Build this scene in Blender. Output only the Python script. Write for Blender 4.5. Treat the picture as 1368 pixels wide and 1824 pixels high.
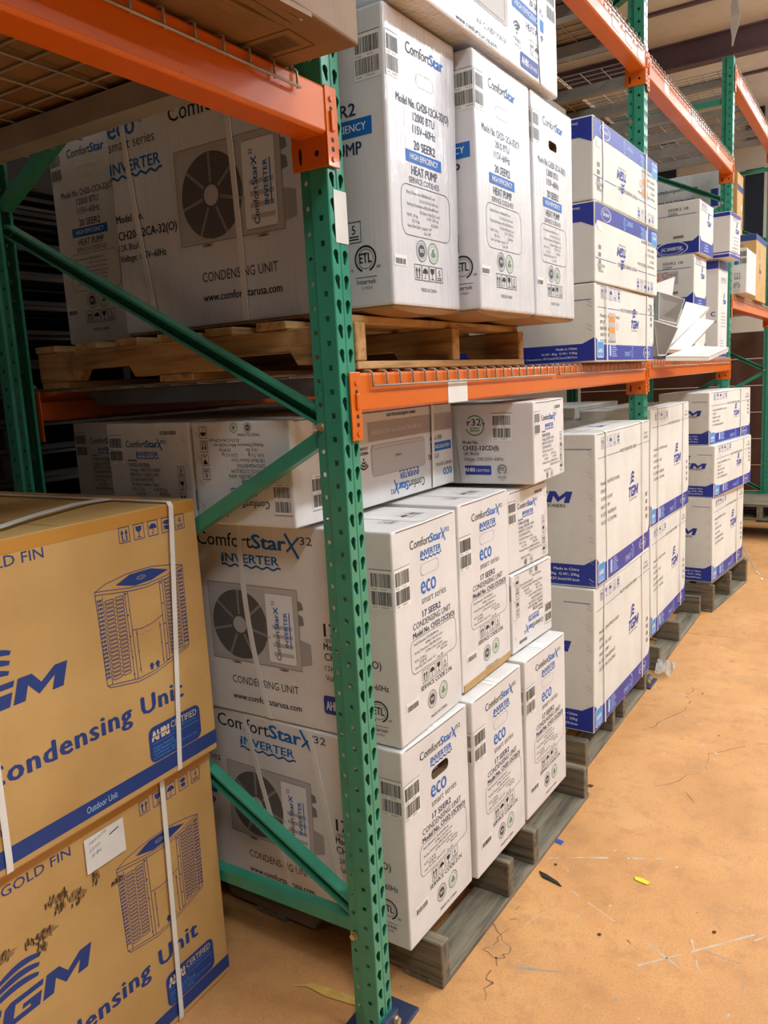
import bpy, bmesh, math, random
from mathutils import Vector, Matrix
from mathutils.geometry import tessellate_polygon

for o in list(bpy.data.objects):
    bpy.data.objects.remove(o)
scene = bpy.context.scene
COL = scene.collection
PI = math.pi

# ------------------------------------------------------------------ camera
CAM = Vector((-1.4033, -0.9767, 1.5912))
YAW, PITCH, ROLL, FPX = 0.56710, -0.16200, -0.05340, 1424.45
fw = Vector((math.cos(PITCH) * math.cos(YAW), math.cos(PITCH) * math.sin(YAW), math.sin(PITCH)))
rt0 = Vector((math.sin(YAW), -math.cos(YAW), 0.0))
up0 = rt0.cross(fw)
rt = math.cos(ROLL) * rt0 + math.sin(ROLL) * up0
up = -math.sin(ROLL) * rt0 + math.cos(ROLL) * up0
cam = bpy.data.cameras.new('camera')
cam_o = bpy.data.objects.new('camera', cam)
COL.objects.link(cam_o)
M = Matrix((rt, up, -fw)).transposed().to_4x4()
M.translation = CAM
cam_o.matrix_world = M
cam.sensor_fit = 'VERTICAL'
cam.sensor_height = 36.0
cam.sensor_width = 27.0
cam.lens = FPX * 36.0 / 1824.0
cam.clip_start = 0.05
cam.clip_end = 200
scene.camera = cam_o

# ------------------------------------------------------------------ world, lamps, exposure
scene.view_settings.view_transform = 'Standard'
scene.view_settings.look = 'None'
scene.view_settings.gamma = 1.0
scene.view_settings.use_curve_mapping = False
scene.view_settings.exposure = 0.0
w = bpy.data.worlds.new('world')
scene.world = w
w.use_nodes = True
w.node_tree.nodes['Background'].inputs[0].default_value = (0.92, 0.95, 1.0, 1)
w.node_tree.nodes['Background'].inputs[1].default_value = 0.08


def lamp(x, y, z, power, sx=1.5, sy=0.32):
    """ceiling fixture: light down through the lens; an added upward fill brightens the roof"""
    for f, k in ((0.0, 1.0), (math.pi, 0.60)):  # second entry is an upward fill light added to brighten the roof
        l = bpy.data.lights.new('ceiling_lamp_and_fill', 'AREA')
        l.shape = 'RECTANGLE'
        l.size, l.size_y = sx, sy
        l.energy = power * k
        l.color = (0.87, 0.94, 1.0)
        o = bpy.data.objects.new('ceiling_lamp_and_fill', l)
        o.location = (x, y, z - (0.25 if f else 0))
        o.rotation_euler = (f, 0, 0)
        COL.objects.link(o)


for x, y, p in ((-3.0, -2.6, 88), (0.4, -3.2, 104), (3.0, -3.2, 120), (5.8, -3.3, 120), (8.4, -3.4, 120), (7.9, -1.4, 50), (12.0, -1.4, 70), (11.4, -4.0, 110),
                (-1.0, -7.5, 90), (4.5, -7.5, 90), (9.5, -7.0, 90)):
    lamp(x, y, 5.15, p * 1.0)


# ------------------------------------------------------------------ helpers
def lin(c):
    c = c / 255.0
    return c / 12.92 if c <= 0.04045 else ((c + 0.055) / 1.055) ** 2.4


def rgb(r, g, b):
    return (lin(r), lin(g), lin(b), 1.0)


class NT:
    def __init__(s, name):
        s.m = bpy.data.materials.new(name)
        s.m.use_nodes = True
        s.t = s.m.node_tree
        s.b = s.t.nodes['Principled BSDF']
        s.tc = None

    def n(s, t, **kw):
        q = s.t.nodes.new(t)
        for k, v in kw.items():
            setattr(q, k, v)
        return q

    def l(s, a, b):
        s.t.links.new(a, b)

    def coord(s, scale=(1, 1, 1), out='Object'):
        if not s.tc:
            s.tc = s.n('ShaderNodeTexCoord')
        mp = s.n('ShaderNodeMapping')
        mp.inputs['Scale'].default_value = scale
        s.l(s.tc.outputs[out], mp.inputs['Vector'])
        return mp.outputs[0]

    def noise(s, sc, detail=3, rough=0.55, scale=(1, 1, 1), out='Object', dist=0.0):
        q = s.n('ShaderNodeTexNoise')
        q.inputs['Scale'].default_value = sc
        q.inputs['Detail'].default_value = detail
        q.inputs['Roughness'].default_value = rough
        q.inputs['Distortion'].default_value = dist
        s.l(s.coord(scale, out), q.inputs['Vector'])
        return q.outputs['Fac']

    def ramp(s, fac, stops):
        q = s.n('ShaderNodeValToRGB')
        e = q.color_ramp.elements
        while len(e) < len(stops):
            e.new(0.5)
        for el, (p, c) in zip(e, stops):
            el.position = p
            el.color = c if len(c) == 4 else (*c, 1)
        s.l(fac, q.inputs[0])
        return q.outputs[0]

    def mix(s, fac, a, b, mode='MIX'):
        q = s.n('ShaderNodeMix', data_type='RGBA', blend_type=mode)
        if isinstance(fac, (int, float)):
            q.inputs[0].default_value = fac
        else:
            s.l(fac, q.inputs[0])
        for v, i in ((a, 6), (b, 7)):
            if isinstance(v, tuple):
                q.inputs[i].default_value = v
            else:
                s.l(v, q.inputs[i])
        return q.outputs[2]

    def bump(s, h, strength=0.3, dist=0.002, prev=None):
        q = s.n('ShaderNodeBump')
        q.inputs['Strength'].default_value = strength
        q.inputs['Distance'].default_value = dist
        s.l(h, q.inputs['Height'])
        if prev:
            s.l(prev, q.inputs['Normal'])
        s.l(q.outputs[0], s.b.inputs['Normal'])
        return q.outputs[0]

    def base(s, c):
        if isinstance(c, tuple):
            s.b.inputs['Base Color'].default_value = c
        else:
            s.l(c, s.b.inputs['Base Color'])

    def set(s, rough=0.5, metal=0.0, coat=0.0, coat_r=0.1, spec=None):
        s.b.inputs['Roughness'].default_value = rough
        s.b.inputs['Metallic'].default_value = metal
        s.b.inputs['Coat Weight'].default_value = coat
        s.b.inputs['Coat Roughness'].default_value = coat_r
        if spec is not None:
            s.b.inputs['Specular IOR Level'].default_value = spec
        return s


BLK = (0, 0, 0, 1)
WHT = (1, 1, 1, 1)


def ink(name, c, rough=0.55, coat=0.0):
    q = NT('ink_' + name)
    q.base(rgb(*c))
    q.set(rough, coat=coat)
    return q.m


def paper_mat(name, c, dirt, corr=1.0, rough=0.6, film=False):
    q = NT(name)
    n1 = q.noise(5.0, 4, 0.6)
    f = q.ramp(n1, [(0.38, BLK), (0.75, WHT)])
    q.base(q.mix(f, rgb(*c), rgb(*dirt)))
    q.set(rough)
    wv = q.noise(1.0, 2, 0.5, scale=(110, 110, 1.2))
    if film:
        q.set(0.32, coat=1.0, coat_r=0.10)
        bn = q.bump(wv, 0.6, 0.005)
        bn = q.bump(q.noise(7, 4, 0.65, scale=(1, 1, 0.3)), 0.8, 0.02, bn)
        q.l(bn, q.b.inputs['Coat Normal'])
        q.bump(q.noise(1.0, 2, 0.5, scale=(110, 110, 1.2)), 0.2, 0.002)
    else:
        bn = q.bump(wv, 0.22 * corr, 0.002)
        q.bump(q.noise(6, 3, 0.6), 0.15, 0.006, bn)
    return q.m


M_KRAFT3 = paper_mat('shade_darkened_kraft_board', (134, 101, 66), (112, 84, 54), 0.8)  # kraft darkened to carry the shade under the near upper deck cartons
M_WHITE = paper_mat('white_carton_board', (226, 222, 217), (214, 209, 203))
M_FILM = paper_mat('white_carton_under_stretch_film', (222, 222, 224), (208, 208, 212), film=True)
M_CREAM = paper_mat('cream_carton_board', (228, 226, 216), (214, 211, 199))
M_KRAFT = paper_mat('kraft_carton_board', (200, 160, 98), (186, 146, 86), 0.5)
M_KRAFT2 = paper_mat('dull_kraft_board', (158, 122, 80), (134, 102, 66), 0.8)

INK = {
    'black': ink('black', (28, 27, 30)),
    'dark': ink('charcoal', (62, 62, 66)),
    'navy': ink('navy', (40, 48, 84)),
    'blue': ink('bright_blue', (16, 102, 184)),
    'tgm': ink('royal_blue', (38, 58, 150)),
    'tgmb': ink('deep_royal_blue', (34, 52, 152), 0.45),
    'kblue': ink('blue_on_kraft', (30, 60, 126)),
    'sky': ink('sky_blue', (70, 150, 215)),
    'pale': ink('pale_blue', (170, 205, 240)),
    'white': ink('white', (232, 232, 232)),
    'cream': ink('cream', (214, 196, 160)),
    'g1': ink('light_grey', (188, 183, 178)),
    'g2': ink('mid_grey', (166, 161, 156)),
    'g3': ink('shade_grey', (128, 124, 120)),
    'g4': ink('fan_grey', (78, 74, 72)),
    'label': ink('label_white', (231, 229, 222), 0.4),
    'green': ink('green', (96, 140, 96)),
    'leaf': ink('leaf_green', (52, 150, 82)),
    'orange': ink('orange', (238, 146, 58)),
    'red': ink('red', (196, 52, 60)),
    'tape': ink('amber_tape', (190, 135, 58), 0.25, 0.3),
    'kraft': ink('raw_kraft', (176, 134, 84)),
    'slit': ink('open_flap_brown', (104, 78, 50)),
    'crease': ink('crease_shade', (196, 193, 188)),
    'scuff': ink('black_scuff', (78, 62, 44)),
    'smudge': ink('brown_smudge', (150, 114, 68)),
    'taupe': ink('taupe_band', (176, 166, 162)),
}


class MB:
    def __init__(s):
        s.v, s.f, s.mi = [], [], []

    def add(s, vs, fs, m=0):
        k = len(s.v)
        s.v += [Vector(v) for v in vs]
        for f in fs:
            s.f.append([i + k for i in f])
            s.mi.append(m)

    def box(s, a, b, m=0, mat=None):
        x0, y0, z0 = a
        x1, y1, z1 = b
        vs = [Vector(p) for p in ((x0, y0, z0), (x1, y0, z0), (x1, y1, z0), (x0, y1, z0), (x0, y0, z1), (x1, y0, z1), (x1, y1, z1), (x0, y1, z1))]
        if mat:
            vs = [mat @ v for v in vs]
        s.add(vs, [(3, 2, 1, 0), (4, 5, 6, 7), (0, 1, 5, 4), (1, 2, 6, 5), (2, 3, 7, 6), (3, 0, 4, 7)], m)

    def hexa(s, p, m=0):
        """8 points: 4 of one end (ccw seen from outside reversed ok), 4 of the other"""
        s.add(p, [(3, 2, 1, 0), (4, 5, 6, 7), (0, 1, 5, 4), (1, 2, 6, 5), (2, 3, 7, 6), (3, 0, 4, 7)], m)

    def prism(s, prof, a, b, axis='x', m=0):
        n = len(prof)
        mk = {'x': lambda t, p: (t, p[0], p[1]), 'y': lambda t, p: (p[0], t, p[1]), 'z': lambda t, p: (p[0], p[1], t)}[axis]
        vs = [mk(a, p) for p in prof] + [mk(b, p) for p in prof]
        fs = [(i, (i + 1) % n, n + (i + 1) % n, n + i) for i in range(n)] + [tuple(range(n))[::-1], tuple(range(n, 2 * n))]
        s.add(vs, fs, m)

    def tube(s, pts, r, n=6, m=0):
        pts = [Vector(p) for p in pts]
        k = len(s.v)
        N = len(pts)
        for i, p in enumerate(pts):
            d = (pts[min(i + 1, N - 1)] - pts[max(i - 1, 0)]).normalized()
            a = Vector((0, 0, 1)) if abs(d.z) < 0.9 else Vector((1, 0, 0))
            e1 = d.cross(a).normalized()
            e2 = d.cross(e1)
            for j in range(n):
                t = 2 * PI * j / n
                s.v.append(p + r * (math.cos(t) * e1 + math.sin(t) * e2))
        for i in range(N - 1):
            for j in range(n):
                a0, a1 = k + i * n + j, k + i * n + (j + 1) % n
                s.f.append([a0, a1, a1 + n, a0 + n])
                s.mi.append(m)
        s.f.append([k + j for j in range(n)][::-1])
        s.mi.append(m)
        s.f.append([k + (N - 1) * n + j for j in range(n)])
        s.mi.append(m)

    def cyl(s, a, b, r, n=12, m=0):
        s.tube([a, b], r, n, m)

    def ribbon(s, pts, wd, wid, th, m=0):
        """flat band along pts; wd = width direction; thickness along the local normal"""
        pts = [Vector(p) for p in pts]
        wd = Vector(wd).normalized()
        k = len(s.v)
        N = len(pts)
        for i, p in enumerate(pts):
            d = (pts[min(i + 1, N - 1)] - pts[max(i - 1, 0)]).normalized()
            nn = d.cross(wd).normalized()
            for a, c in ((-0.5, 0), (0.5, 0), (0.5, 1), (-0.5, 1)):
                s.v.append(p + wd * wid * a + nn * th * c)
        for i in range(N - 1):
            for j in range(4):
                a0, a1 = k + i * 4 + j, k + i * 4 + (j + 1) % 4
                s.f.append([a0, a1, a1 + 4, a0 + 4])
                s.mi.append(m)
        s.f.append([k, k + 1, k + 2, k + 3])
        s.mi.append(m)
        e = k + (N - 1) * 4
        s.f.append([e + 3, e + 2, e + 1, e])
        s.mi.append(m)

    def build(s, name, mats, parent=None, bevel=0.0, seg=2, solid=None, smooth=False, fix=True):
        me = bpy.data.meshes.new(name)
        me.from_pydata([tuple(v) for v in s.v], [], s.f)
        me.polygons.foreach_set('material_index', s.mi)
        if fix:
            bm = bmesh.new()
            bm.from_mesh(me)
            bmesh.ops.recalc_face_normals(bm, faces=bm.faces)
            bm.to_mesh(me)
            bm.free()
        for m in (mats if isinstance(mats, (list, tuple)) else [mats]):
            me.materials.append(m)
        if smooth:
            me.shade_smooth()
        o = bpy.data.objects.new(name, me)
        COL.objects.link(o)
        if parent:
            o.parent = parent
        if bevel:
            b = o.modifiers.new('bevel', 'BEVEL')
            b.width, b.segments, b.limit_method, b.angle_limit = bevel, seg, 'ANGLE', math.radians(40)
        if solid:
            b = o.modifiers.new('solid', 'SOLIDIFY')
            b.thickness, b.offset = solid, -1
        return o


def thing(name, label, cat, loc=(0, 0, 0), rz=0.0, group=None):
    o = bpy.data.objects.new(name, None)
    o.empty_display_size = 0.1
    o.location = loc
    o.rotation_euler = (0, 0, rz)
    COL.objects.link(o)
    return tag(o, label, cat, group)


def tag(o, label, cat, group=None):
    o['label'] = label
    o['category'] = cat
    if group:
        o['group'] = group
    return o


def struct(o, label=None):
    o['kind'] = 'structure'
    return o


def copy_tree(root, loc, rz, label):
    r = root.copy()
    COL.objects.link(r)
    r.location = loc
    r.rotation_euler = (0, 0, rz)
    r['label'] = label
    for ch in list(root.children):
        c = ch.copy()
        COL.objects.link(c)
        c.parent = r
        for g in list(ch.children):
            d = g.copy()
            COL.objects.link(d)
            d.parent = c
    return r


# ------------------------------------------------------------------ printing (flat ink laid on carton faces)
_tc = {}


def glyphs(txt, thin, track=1.0):
    key = (txt, thin, track)
    if key not in _tc:
        cu = bpy.data.curves.new('t', 'FONT')
        cu.body = txt
        cu.offset = thin
        cu.space_character = track
        cu.resolution_u = 2
        cu.fill_mode = 'FRONT'
        ob = bpy.data.objects.new('t', cu)
        COL.objects.link(ob)
        dg = bpy.context.evaluated_depsgraph_get()
        dg.update()
        ev = ob.evaluated_get(dg)
        me = ev.to_mesh()
        vs = [(v.co.x, v.co.y) for v in me.vertices]
        fs = [tuple(p.vertices) for p in me.polygons]
        ev.to_mesh_clear()
        bpy.data.objects.remove(ob)
        bpy.data.curves.remove(cu)
        x0 = min((v[0] for v in vs), default=0)
        x1 = max((v[0] for v in vs), default=1)
        _tc[key] = ([(v[0] - x0, v[1]) for v in vs], fs, x1 - x0)
    return _tc[key]


CAP = 0.70  # cap height of the built-in font at size 1


class Print:
    def __init__(s):
        s.items = []

    def raw(s, vs, fs, c, lay=0):
        s.items.append(([(x, y, lay) for x, y in vs], fs, c))

    def poly(s, pts, c, lay=0, split=True):
        x0, x1 = min(p[0] for p in pts), max(p[0] for p in pts)
        k = max(1, int((x1 - x0) / 0.045)) if split else 1
        for i in range(k):
            a, b = x0 + (x1 - x0) * i / k, x0 + (x1 - x0) * (i + 1) / k
            q = list(pts)
            for lim, sg in ((a, 1), (b, -1)):      # clip to the strip a..b
                if k == 1:
                    break
                o = []
                for (px, py), (qx, qy) in zip(q, q[1:] + q[:1]):
                    dp, dq = sg * (px - lim), sg * (qx - lim)
                    if dp >= 0:
                        o.append((px, py))
                    if dp * dq < 0:
                        t = dp / (dp - dq)
                        o.append((px + (qx - px) * t, py + (qy - py) * t))
                q = o
            if len(q) > 2:
                tr = tessellate_polygon([[Vector((x, y, 0)) for x, y in q]])
                s.raw(q, [tuple(t) for t in tr], c, lay)

    def rect(s, x, y, w, h, c, lay=0):
        nx, ny = max(1, int(w / 0.05)), max(1, int(h / 0.05))
        vs = [(x + w * i / nx, y + h * j / ny) for j in range(ny + 1) for i in range(nx + 1)]
        fs = [(j * (nx + 1) + i, j * (nx + 1) + i + 1, (j + 1) * (nx + 1) + i + 1, (j + 1) * (nx + 1) + i) for j in range(ny) for i in range(nx)]
        s.raw(vs, fs, c, lay)

    def line(s, pts, t, c, lay=0, closed=False):
        P = list(pts) + ([pts[0]] if closed else [])
        for (x0, y0), (x1, y1) in zip(P, P[1:]):
            L = math.hypot(x1 - x0, y1 - y0)
            if L < 1e-6:
                continue
            ex, ey = (x1 - x0) / L, (y1 - y0) / L
            nx, ny = -ey * t / 2, ex * t / 2
            k = max(1, int(L / 0.05))
            a = -t * 0.3
            vs = []
            for i in range(k + 1):
                q = a + (L - 2 * a) * i / k
                vs += [(x0 + ex * q + nx, y0 + ey * q + ny), (x0 + ex * q - nx, y0 + ey * q - ny)]
            s.raw(vs, [(2 * i, 2 * i + 1, 2 * i + 3, 2 * i + 2) for i in range(k)], c, lay)

    def ring(s, cx, cy, r0, r1, c, lay=0, n=32, ry=1.0, a0=0.0, a1=2 * PI):
        vs = []
        for i in range(n + 1):
            a = a0 + (a1 - a0) * i / n
            vs += [(cx + r0 * math.cos(a), cy + r0 * ry * math.sin(a)), (cx + r1 * math.cos(a), cy + r1 * ry * math.sin(a))]
        s.raw(vs, [(2 * i, 2 * i + 1, 2 * i + 3, 2 * i + 2) for i in range(n)], c, lay)

    def disc(s, cx, cy, r, c, lay=0, n=24, ry=1.0):
        rings = (1.0,) if r < .03 else (.35, .7, 1.0)
        vs = [(cx + q * r * math.cos(2 * PI * i / n), cy + q * r * ry * math.sin(2 * PI * i / n)) for q in rings for i in range(n)]
        fs = [tuple(range(n))] + [(k * n + i, k * n + (i + 1) % n, k * n + n + (i + 1) % n, k * n + n + i) for k in range(len(rings) - 1) for i in range(n)]
        s.raw(vs, fs, c, lay)

    def rr(s, x, y, w, h, r, n=5):
        P = []
        for cx, cy, a in ((x + w - r, y + r, -PI / 2), (x + w - r, y + h - r, 0), (x + r, y + h - r, PI / 2), (x + r, y + r, PI)):
            for i in range(n + 1):
                t = a + PI / 2 * i / n
                P.append((cx + r * math.cos(t), cy + r * math.sin(t)))
        return P

    def rrline(s, x, y, w, h, r, t, c, lay=0):
        s.line(s.rr(x, y, w, h, r), t, c, lay, True)

    def rrfill(s, x, y, w, h, r, c, lay=0):
        s.poly(s.rr(x, y, w, h, r), c, lay)

    def text(s, t, x, y, cap, c='black', al='l', w=None, bold=0.0, shear=0.0, lay=0, rot=0.0, track=1.0):
        """bold > 0 thickens by overprinting shifted copies, bold < 0 thins the strokes"""
        vs, fs, W = glyphs(t, min(bold, 0.0), track)
        k = cap / CAP
        kx = k if w is None else w / max(W, 1e-6)
        off = {'l': 0, 'c': -W * kx / 2, 'r': -W * kx}[al]
        ca, sa = math.cos(rot), math.sin(rot)
        if bold <= 0:
            sh = ((0, 0),)
        elif bold < .013:
            sh = ((-bold, 0), (bold, 0))
        else:
            sh = ((-bold, 0), (0, bold * .5), (bold, -bold * .5))
        for i, (bx, by) in enumerate(sh):
            out = []
            for a, b in vs:
                px, py = a * kx + bx * min(k, kx) * 1.3 + off + shear * b * k, (b + by) * k
                out.append((x + px * ca - py * sa, y + px * sa + py * ca))
            s.raw(out, fs, c, lay + i * .06)

    def barcode(s, x, y, w, h, seed, c='black', n=34, lay=1):
        R = random.Random(seed)
        ws = [R.choice((1, 1, 1, 2, 2, 3)) for _ in range(2 * n)]
        T = sum(ws)
        p = x
        for i, q in enumerate(ws):
            d = w * q / T
            if i % 2 == 0:
                s.raw([(p, y), (p + d, y), (p + d, y + h), (p, y + h)], [(0, 1, 2, 3)], c, lay)
            p += d

    def rot180(s, W, H):
        q = Print()
        q.items = [([(W - x, H - y, l) for x, y, l in vs], fs, c) for vs, fs, c in s.items]
        return q

    def shift(s, dx, dy, k=1.0):
        q = Print()
        q.items = [([(x * k + dx, y * k + dy, l) for x, y, l in vs], fs, c) for vs, fs, c in s.items]
        return q

    def merge(s, o):
        s.items += o.items
        return s


def comfort(p, x, y, w, cap, x32=True):
    """ComfortStarX32 in one line of total width w, baseline y"""
    a = w * (0.50 if x32 else 0.64)
    p.text('Comfort', x, y, cap, 'black', w=a - cap * 0.06, bold=0.004)
    sw = w * (0.285 if x32 else 0.36)
    p.text('Star', x + a, y, cap, 'blue', w=sw, bold=0.03)
    if x32:
        X = x + a + sw
        xw = w * 0.115
        p.line([(X + xw * 0.02, y + cap * 1.15), (X + xw * 0.85, y - cap * 0.42)], cap * 0.2, 'blue')
        p.line([(X + xw * 0.95, y + cap * 0.95), (X + xw * 0.1, y - cap * 0.02)], cap * 0.16, 'blue', 1)
        p.text('32', X + xw * 1.02, y + cap * 0.5, cap * 0.55, 'navy', w=w * 0.1)


def inverter(p, x, y, w, cap, c='blue'):
    p.text('INVERTER', x, y, cap, c, w=w, bold=0.02)
    n = 40
    p.line([(x - w * 0.01 + w * 1.03 * i / n, y - cap * 0.42 + cap * 0.14 * math.sin(i * 0.85)) for i in range(n + 1)], cap * 0.2, c)
    p.line([(x - w * 0.012, y + cap * 0.5), (x - w * 0.012, y - cap * 0.42)], cap * 0.12, c)


def fan_unit(p, x, y, w, h):
    """greyscale picture of an outdoor unit; w,h = bounding box"""
    bw = w * 0.9
    p.rect(x, y + h * 0.04, bw, h * 0.96, 'g1', 0)
    p.line([(x, y + h * .04), (x + bw, y + h * .04), (x + bw, y + h), (x, y + h)], 0.0016, 'g3', 1, True)
    p.line([(x + w * .02, y + h * .08), (x + w * .56, y + h * .08), (x + w * .56, y + h * .95), (x + w * .02, y + h * .95)], 0.001, 'g2', 1, True)
    cx, cy = x + w * 0.31, y + h * 0.5
    r = h * 0.43
    p.disc(cx, cy, r, 'g3', 1, 40, 1.0)
    k = 15
    for i in range(k):
        a = r * (0.26 + 0.74 * i / k)
        p.ring(cx, cy, a, a + r * 0.030, 'g4', 2, 36)
    for i in range(7):
        a = PI / 2 + 2 * PI * i / 7
        for e in (-0.02, 0.02):
            ex, ey = -math.sin(a) * r * e, math.cos(a) * r * e
            p.line([(cx + math.cos(a) * r * .3 + ex, cy + math.sin(a) * r * .3 + ey), (cx + math.cos(a) * r * 1.1 + ex, cy + math.sin(a) * r * 1.1 + ey)], r * 0.018, 'g1', 3)
    p.disc(cx, cy, r * 0.235, 'g1', 4, 28)
    px, pw = x + w * .585, w * .27
    p.rect(px, y + h * .09, pw, h * .84, 'white', 1)
    p.line(p.rr(px, y + h * .09, pw, h * .84, w * .02), 0.0012, 'g3', 2, True)
    for i in range(4):
        p.rect(px + pw * .2, y + h * (.18 + .11 * i), pw * .72, h * .045, 'g1', 2)
    p.text('Comfort', px + pw * .45, y + h * .13, pw * .17, 'black', w=h * .36, rot=PI / 2, lay=3)
    p.text('StarX', px + pw * .45, y + h * .50, pw * .17, 'blue', w=h * .27, rot=PI / 2, bold=.02, lay=3)
    p.text('32', px + pw * .33, y + h * .79, pw * .1, 'navy', rot=PI / 2, lay=3)
    p.text('INVERTER', px + pw * .76, y + h * .30, pw * .13, 'blue', w=h * .42, rot=PI / 2, bold=.015, lay=3)
    p.line([(px + pw * .84, y + h * (.3 + .42 * i / 12)) for i in range(13)], pw * .03, 'blue', 3)
    p.poly([(x + bw, y + h * .10), (x + w, y + h * .14), (x + w, y + h * .38), (x + bw, y + h * .42)], 'g2', 1)
    for a, b in ((.58, .70), (.76, .86)):
        p.poly([(x + bw, y + h * a), (x + bw + w * .05, y + h * (a + .02)), (x + bw + w * .04, y + h * b), (x + bw, y + h * (b + .02))], 'g3', 1)
    for a in (.2, .68):
        p.poly([(x + w * a, y), (x + w * (a + .09), y), (x + w * (a + .085), y + h * .04), (x + w * (a - .01), y + h * .04)], 'g2', 0)
        p.rect(x + w * (a + .02), y + h * .008, w * .05, h * .014, 'g4', 1)


def icon(p, kind, x, y, s, c='black', t=None, num='6'):
    t = t or s * 0.045
    w = s * .86
    p.line([(x, y), (x + w, y), (x + w, y + s), (x, y + s)], t, c, 0, True)
    cx = x + w / 2
    if kind == 'up':
        for d in (-.2, .2):
            X = cx + d * w
            p.rect(X - s * .05, y + s * .2, s * .1, s * .42, c)
            p.poly([(X - s * .14, y + s * .58), (X + s * .14, y + s * .58), (X, y + s * .86)], c)
        p.rect(x + w * .2, y + s * .11, w * .6, s * .05, c)
    elif kind == 'umb':
        p.poly([(cx + s * .34 * math.cos(PI * i / 10), y + s * .48 + s * .34 * math.sin(PI * i / 10)) for i in range(11)], c)
        p.rect(cx - s * .025, y + s * .15, s * .05, s * .36, c)
        p.line([(cx, y + s * .16), (cx - s * .08, y + s * .13), (cx - s * .13, y + s * .2)], s * .045, c)
    elif kind == 'glass':
        p.poly([(cx - s * .26, y + s * .86), (cx - s * .22, y + s * .58), (cx - s * .03, y + s * .46), (cx + s * .03, y + s * .46), (cx + s * .22, y + s * .58), (cx + s * .26, y + s * .86)], c)
        p.rect(cx - s * .03, y + s * .16, s * .06, s * .32, c)
        p.rect(cx - s * .2, y + s * .12, s * .4, s * .05, c)
    elif kind == 'num':
        p.text(num, cx, y + s * .42, s * .42, c, 'c')
        p.rect(x + w * .16, y + s * .26, w * .68, s * .055, c)
        p.rect(x + w * .16, y + s * .13, w * .68, s * .055, c)
    elif kind == 'hand':
        p.poly([(cx - s * .26, y + s * .8), (cx + s * .1, y + s * .86), (cx + s * .24, y + s * .7), (cx + s * .1, y + s * .52), (cx - s * .3, y + s * .62)], c)
        p.poly([(cx - s * .3, y + s * .44), (cx - s * .04, y + s * .5), (cx + s * .28, y + s * .36), (cx + s * .12, y + s * .28), (cx + s * .2, y + s * .14), (cx - s * .06, y + s * .22), (cx - s * .24, y + s * .16), (cx - s * .18, y + s * .32)], c)


def iso(p, x, y, r, c='dark'):
    p.ring(x, y, r * .93, r, c)
    p.ring(x, y, r * .7, r * .74, c, n=24)
    p.disc(x, y, r * .58, c)
    p.text('ISO', x, y - r * .14, r * .34, 'white', 'c', bold=.02, lay=1)


def eco_seal(p, x, y, r, c='green'):
    p.ring(x, y, r * .9, r, c)
    p.ring(x, y, r * .66, r * .7, c, n=24)
    for i in range(3):
        a = PI / 2 + i * 2 * PI / 3
        p.disc(x + r * .24 * math.cos(a), y + r * .24 * math.sin(a), r * .2, c, 1, 10)
    p.rect(x - r * .04, y - r * .5, r * .08, r * .5, c, 1)


def wave_label(p, x, y, w, h, seed):
    """white label with two barcodes and small captions"""
    p.rect(x, y, w, h, 'label')
    p.line([(x, y + h), (x + w, y + h)], .0012, 'dark', 1)
    p.barcode(x + w * .06, y + h * .57, w * .9, h * .34, seed)
    p.barcode(x + w * .06, y + h * .12, w * .9, h * .34, seed + 7)
    p.text('Model#', x + w * .08, y + h * .5, h * .035, 'dark', lay=1)
    p.text('CH-12C', x + w * .5, y + h * .5, h * .035, 'dark', lay=1)
    p.text('Serial#', x + w * .08, y + h * .05, h * .035, 'dark', lay=1)
    p.text('1790280195', x + w * .45, y + h * .05, h * .035, 'dark', lay=1)


def end17(num='6', hole=False, seed=3):
    """short end of the 17 SEER2 outdoor carton, .338 x .540"""
    p = Print()
    comfort(p, .084, .482, .212, .0225)
    inverter(p, .137, .453, .108, .0165)
    if not hole:
        p.line(p.rr(.133, .405, .097, .030, .0148), .0018, 'g1', 0, True)
    p.text('eco', .131, .358, .050, 'blue', w=.080, bold=.012)
    p.text('smart series', .132, .333, .020, 'dark', w=.132, bold=-.006)
    p.text('17 SEER2', .182, .300, .0165, 'navy', 'c', w=.098, bold=.018)
    p.text('CONDENSING UNIT', .184, .278, .0165, 'dark', 'c', w=.205)
    p.text('Model No. CH32-12CD(O)', .194, .257, .0145, 'navy', 'c', w=.228, bold=.02)
    p.rrline(.064, .166, .25, .087, .02, .0013, 'dark')
    L = [('Body Dimensions: 757x290x498 mm', .082, .238), ('30.98x11.42x19.61 inch', .14, .2265), ('Packing Dimensions: 838x338x540 mm', .082, .215), ('32.99x13.30x21.25 inch', .14, .2035),
         ('N.W.: 22.90 kg', .082, .194), ('G.W.: 26.59 kg', .2, .194), ('50.48 lbs', .105, .185), ('58.62 lbs', .22, .185), ('Line Set Size: Liquid 1/4"', .082, .176), ('Gas 3/8"', .2, .169)]
    for t, x, y in L:
        p.text(t, x, y, .0068, 'dark', w=len(t) * .0042)
    for i, k in enumerate(('up', 'umb', 'glass', 'num')):
        icon(p, k, .118 + .0365 * i, .127, .034, 'black', .0013, num)
    p.text('SERVICE CODE:21N', .192, .110, .0125, 'black', 'c', w=.172, bold=.01)
    iso(p, .163, .070, .024)
    eco_seal(p, .226, .073, .024)
    p.text('MADE IN CHINA', .198, .020, .0085, 'dark', 'c', w=.09)
    wave_label(p, .003, .350, .074, .100, seed)
    p.rect(.028, .078, .068, .026, 'label')
    p.barcode(.034, .081, .055, .014, seed + 3, 'dark', 26)
    return p


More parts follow.
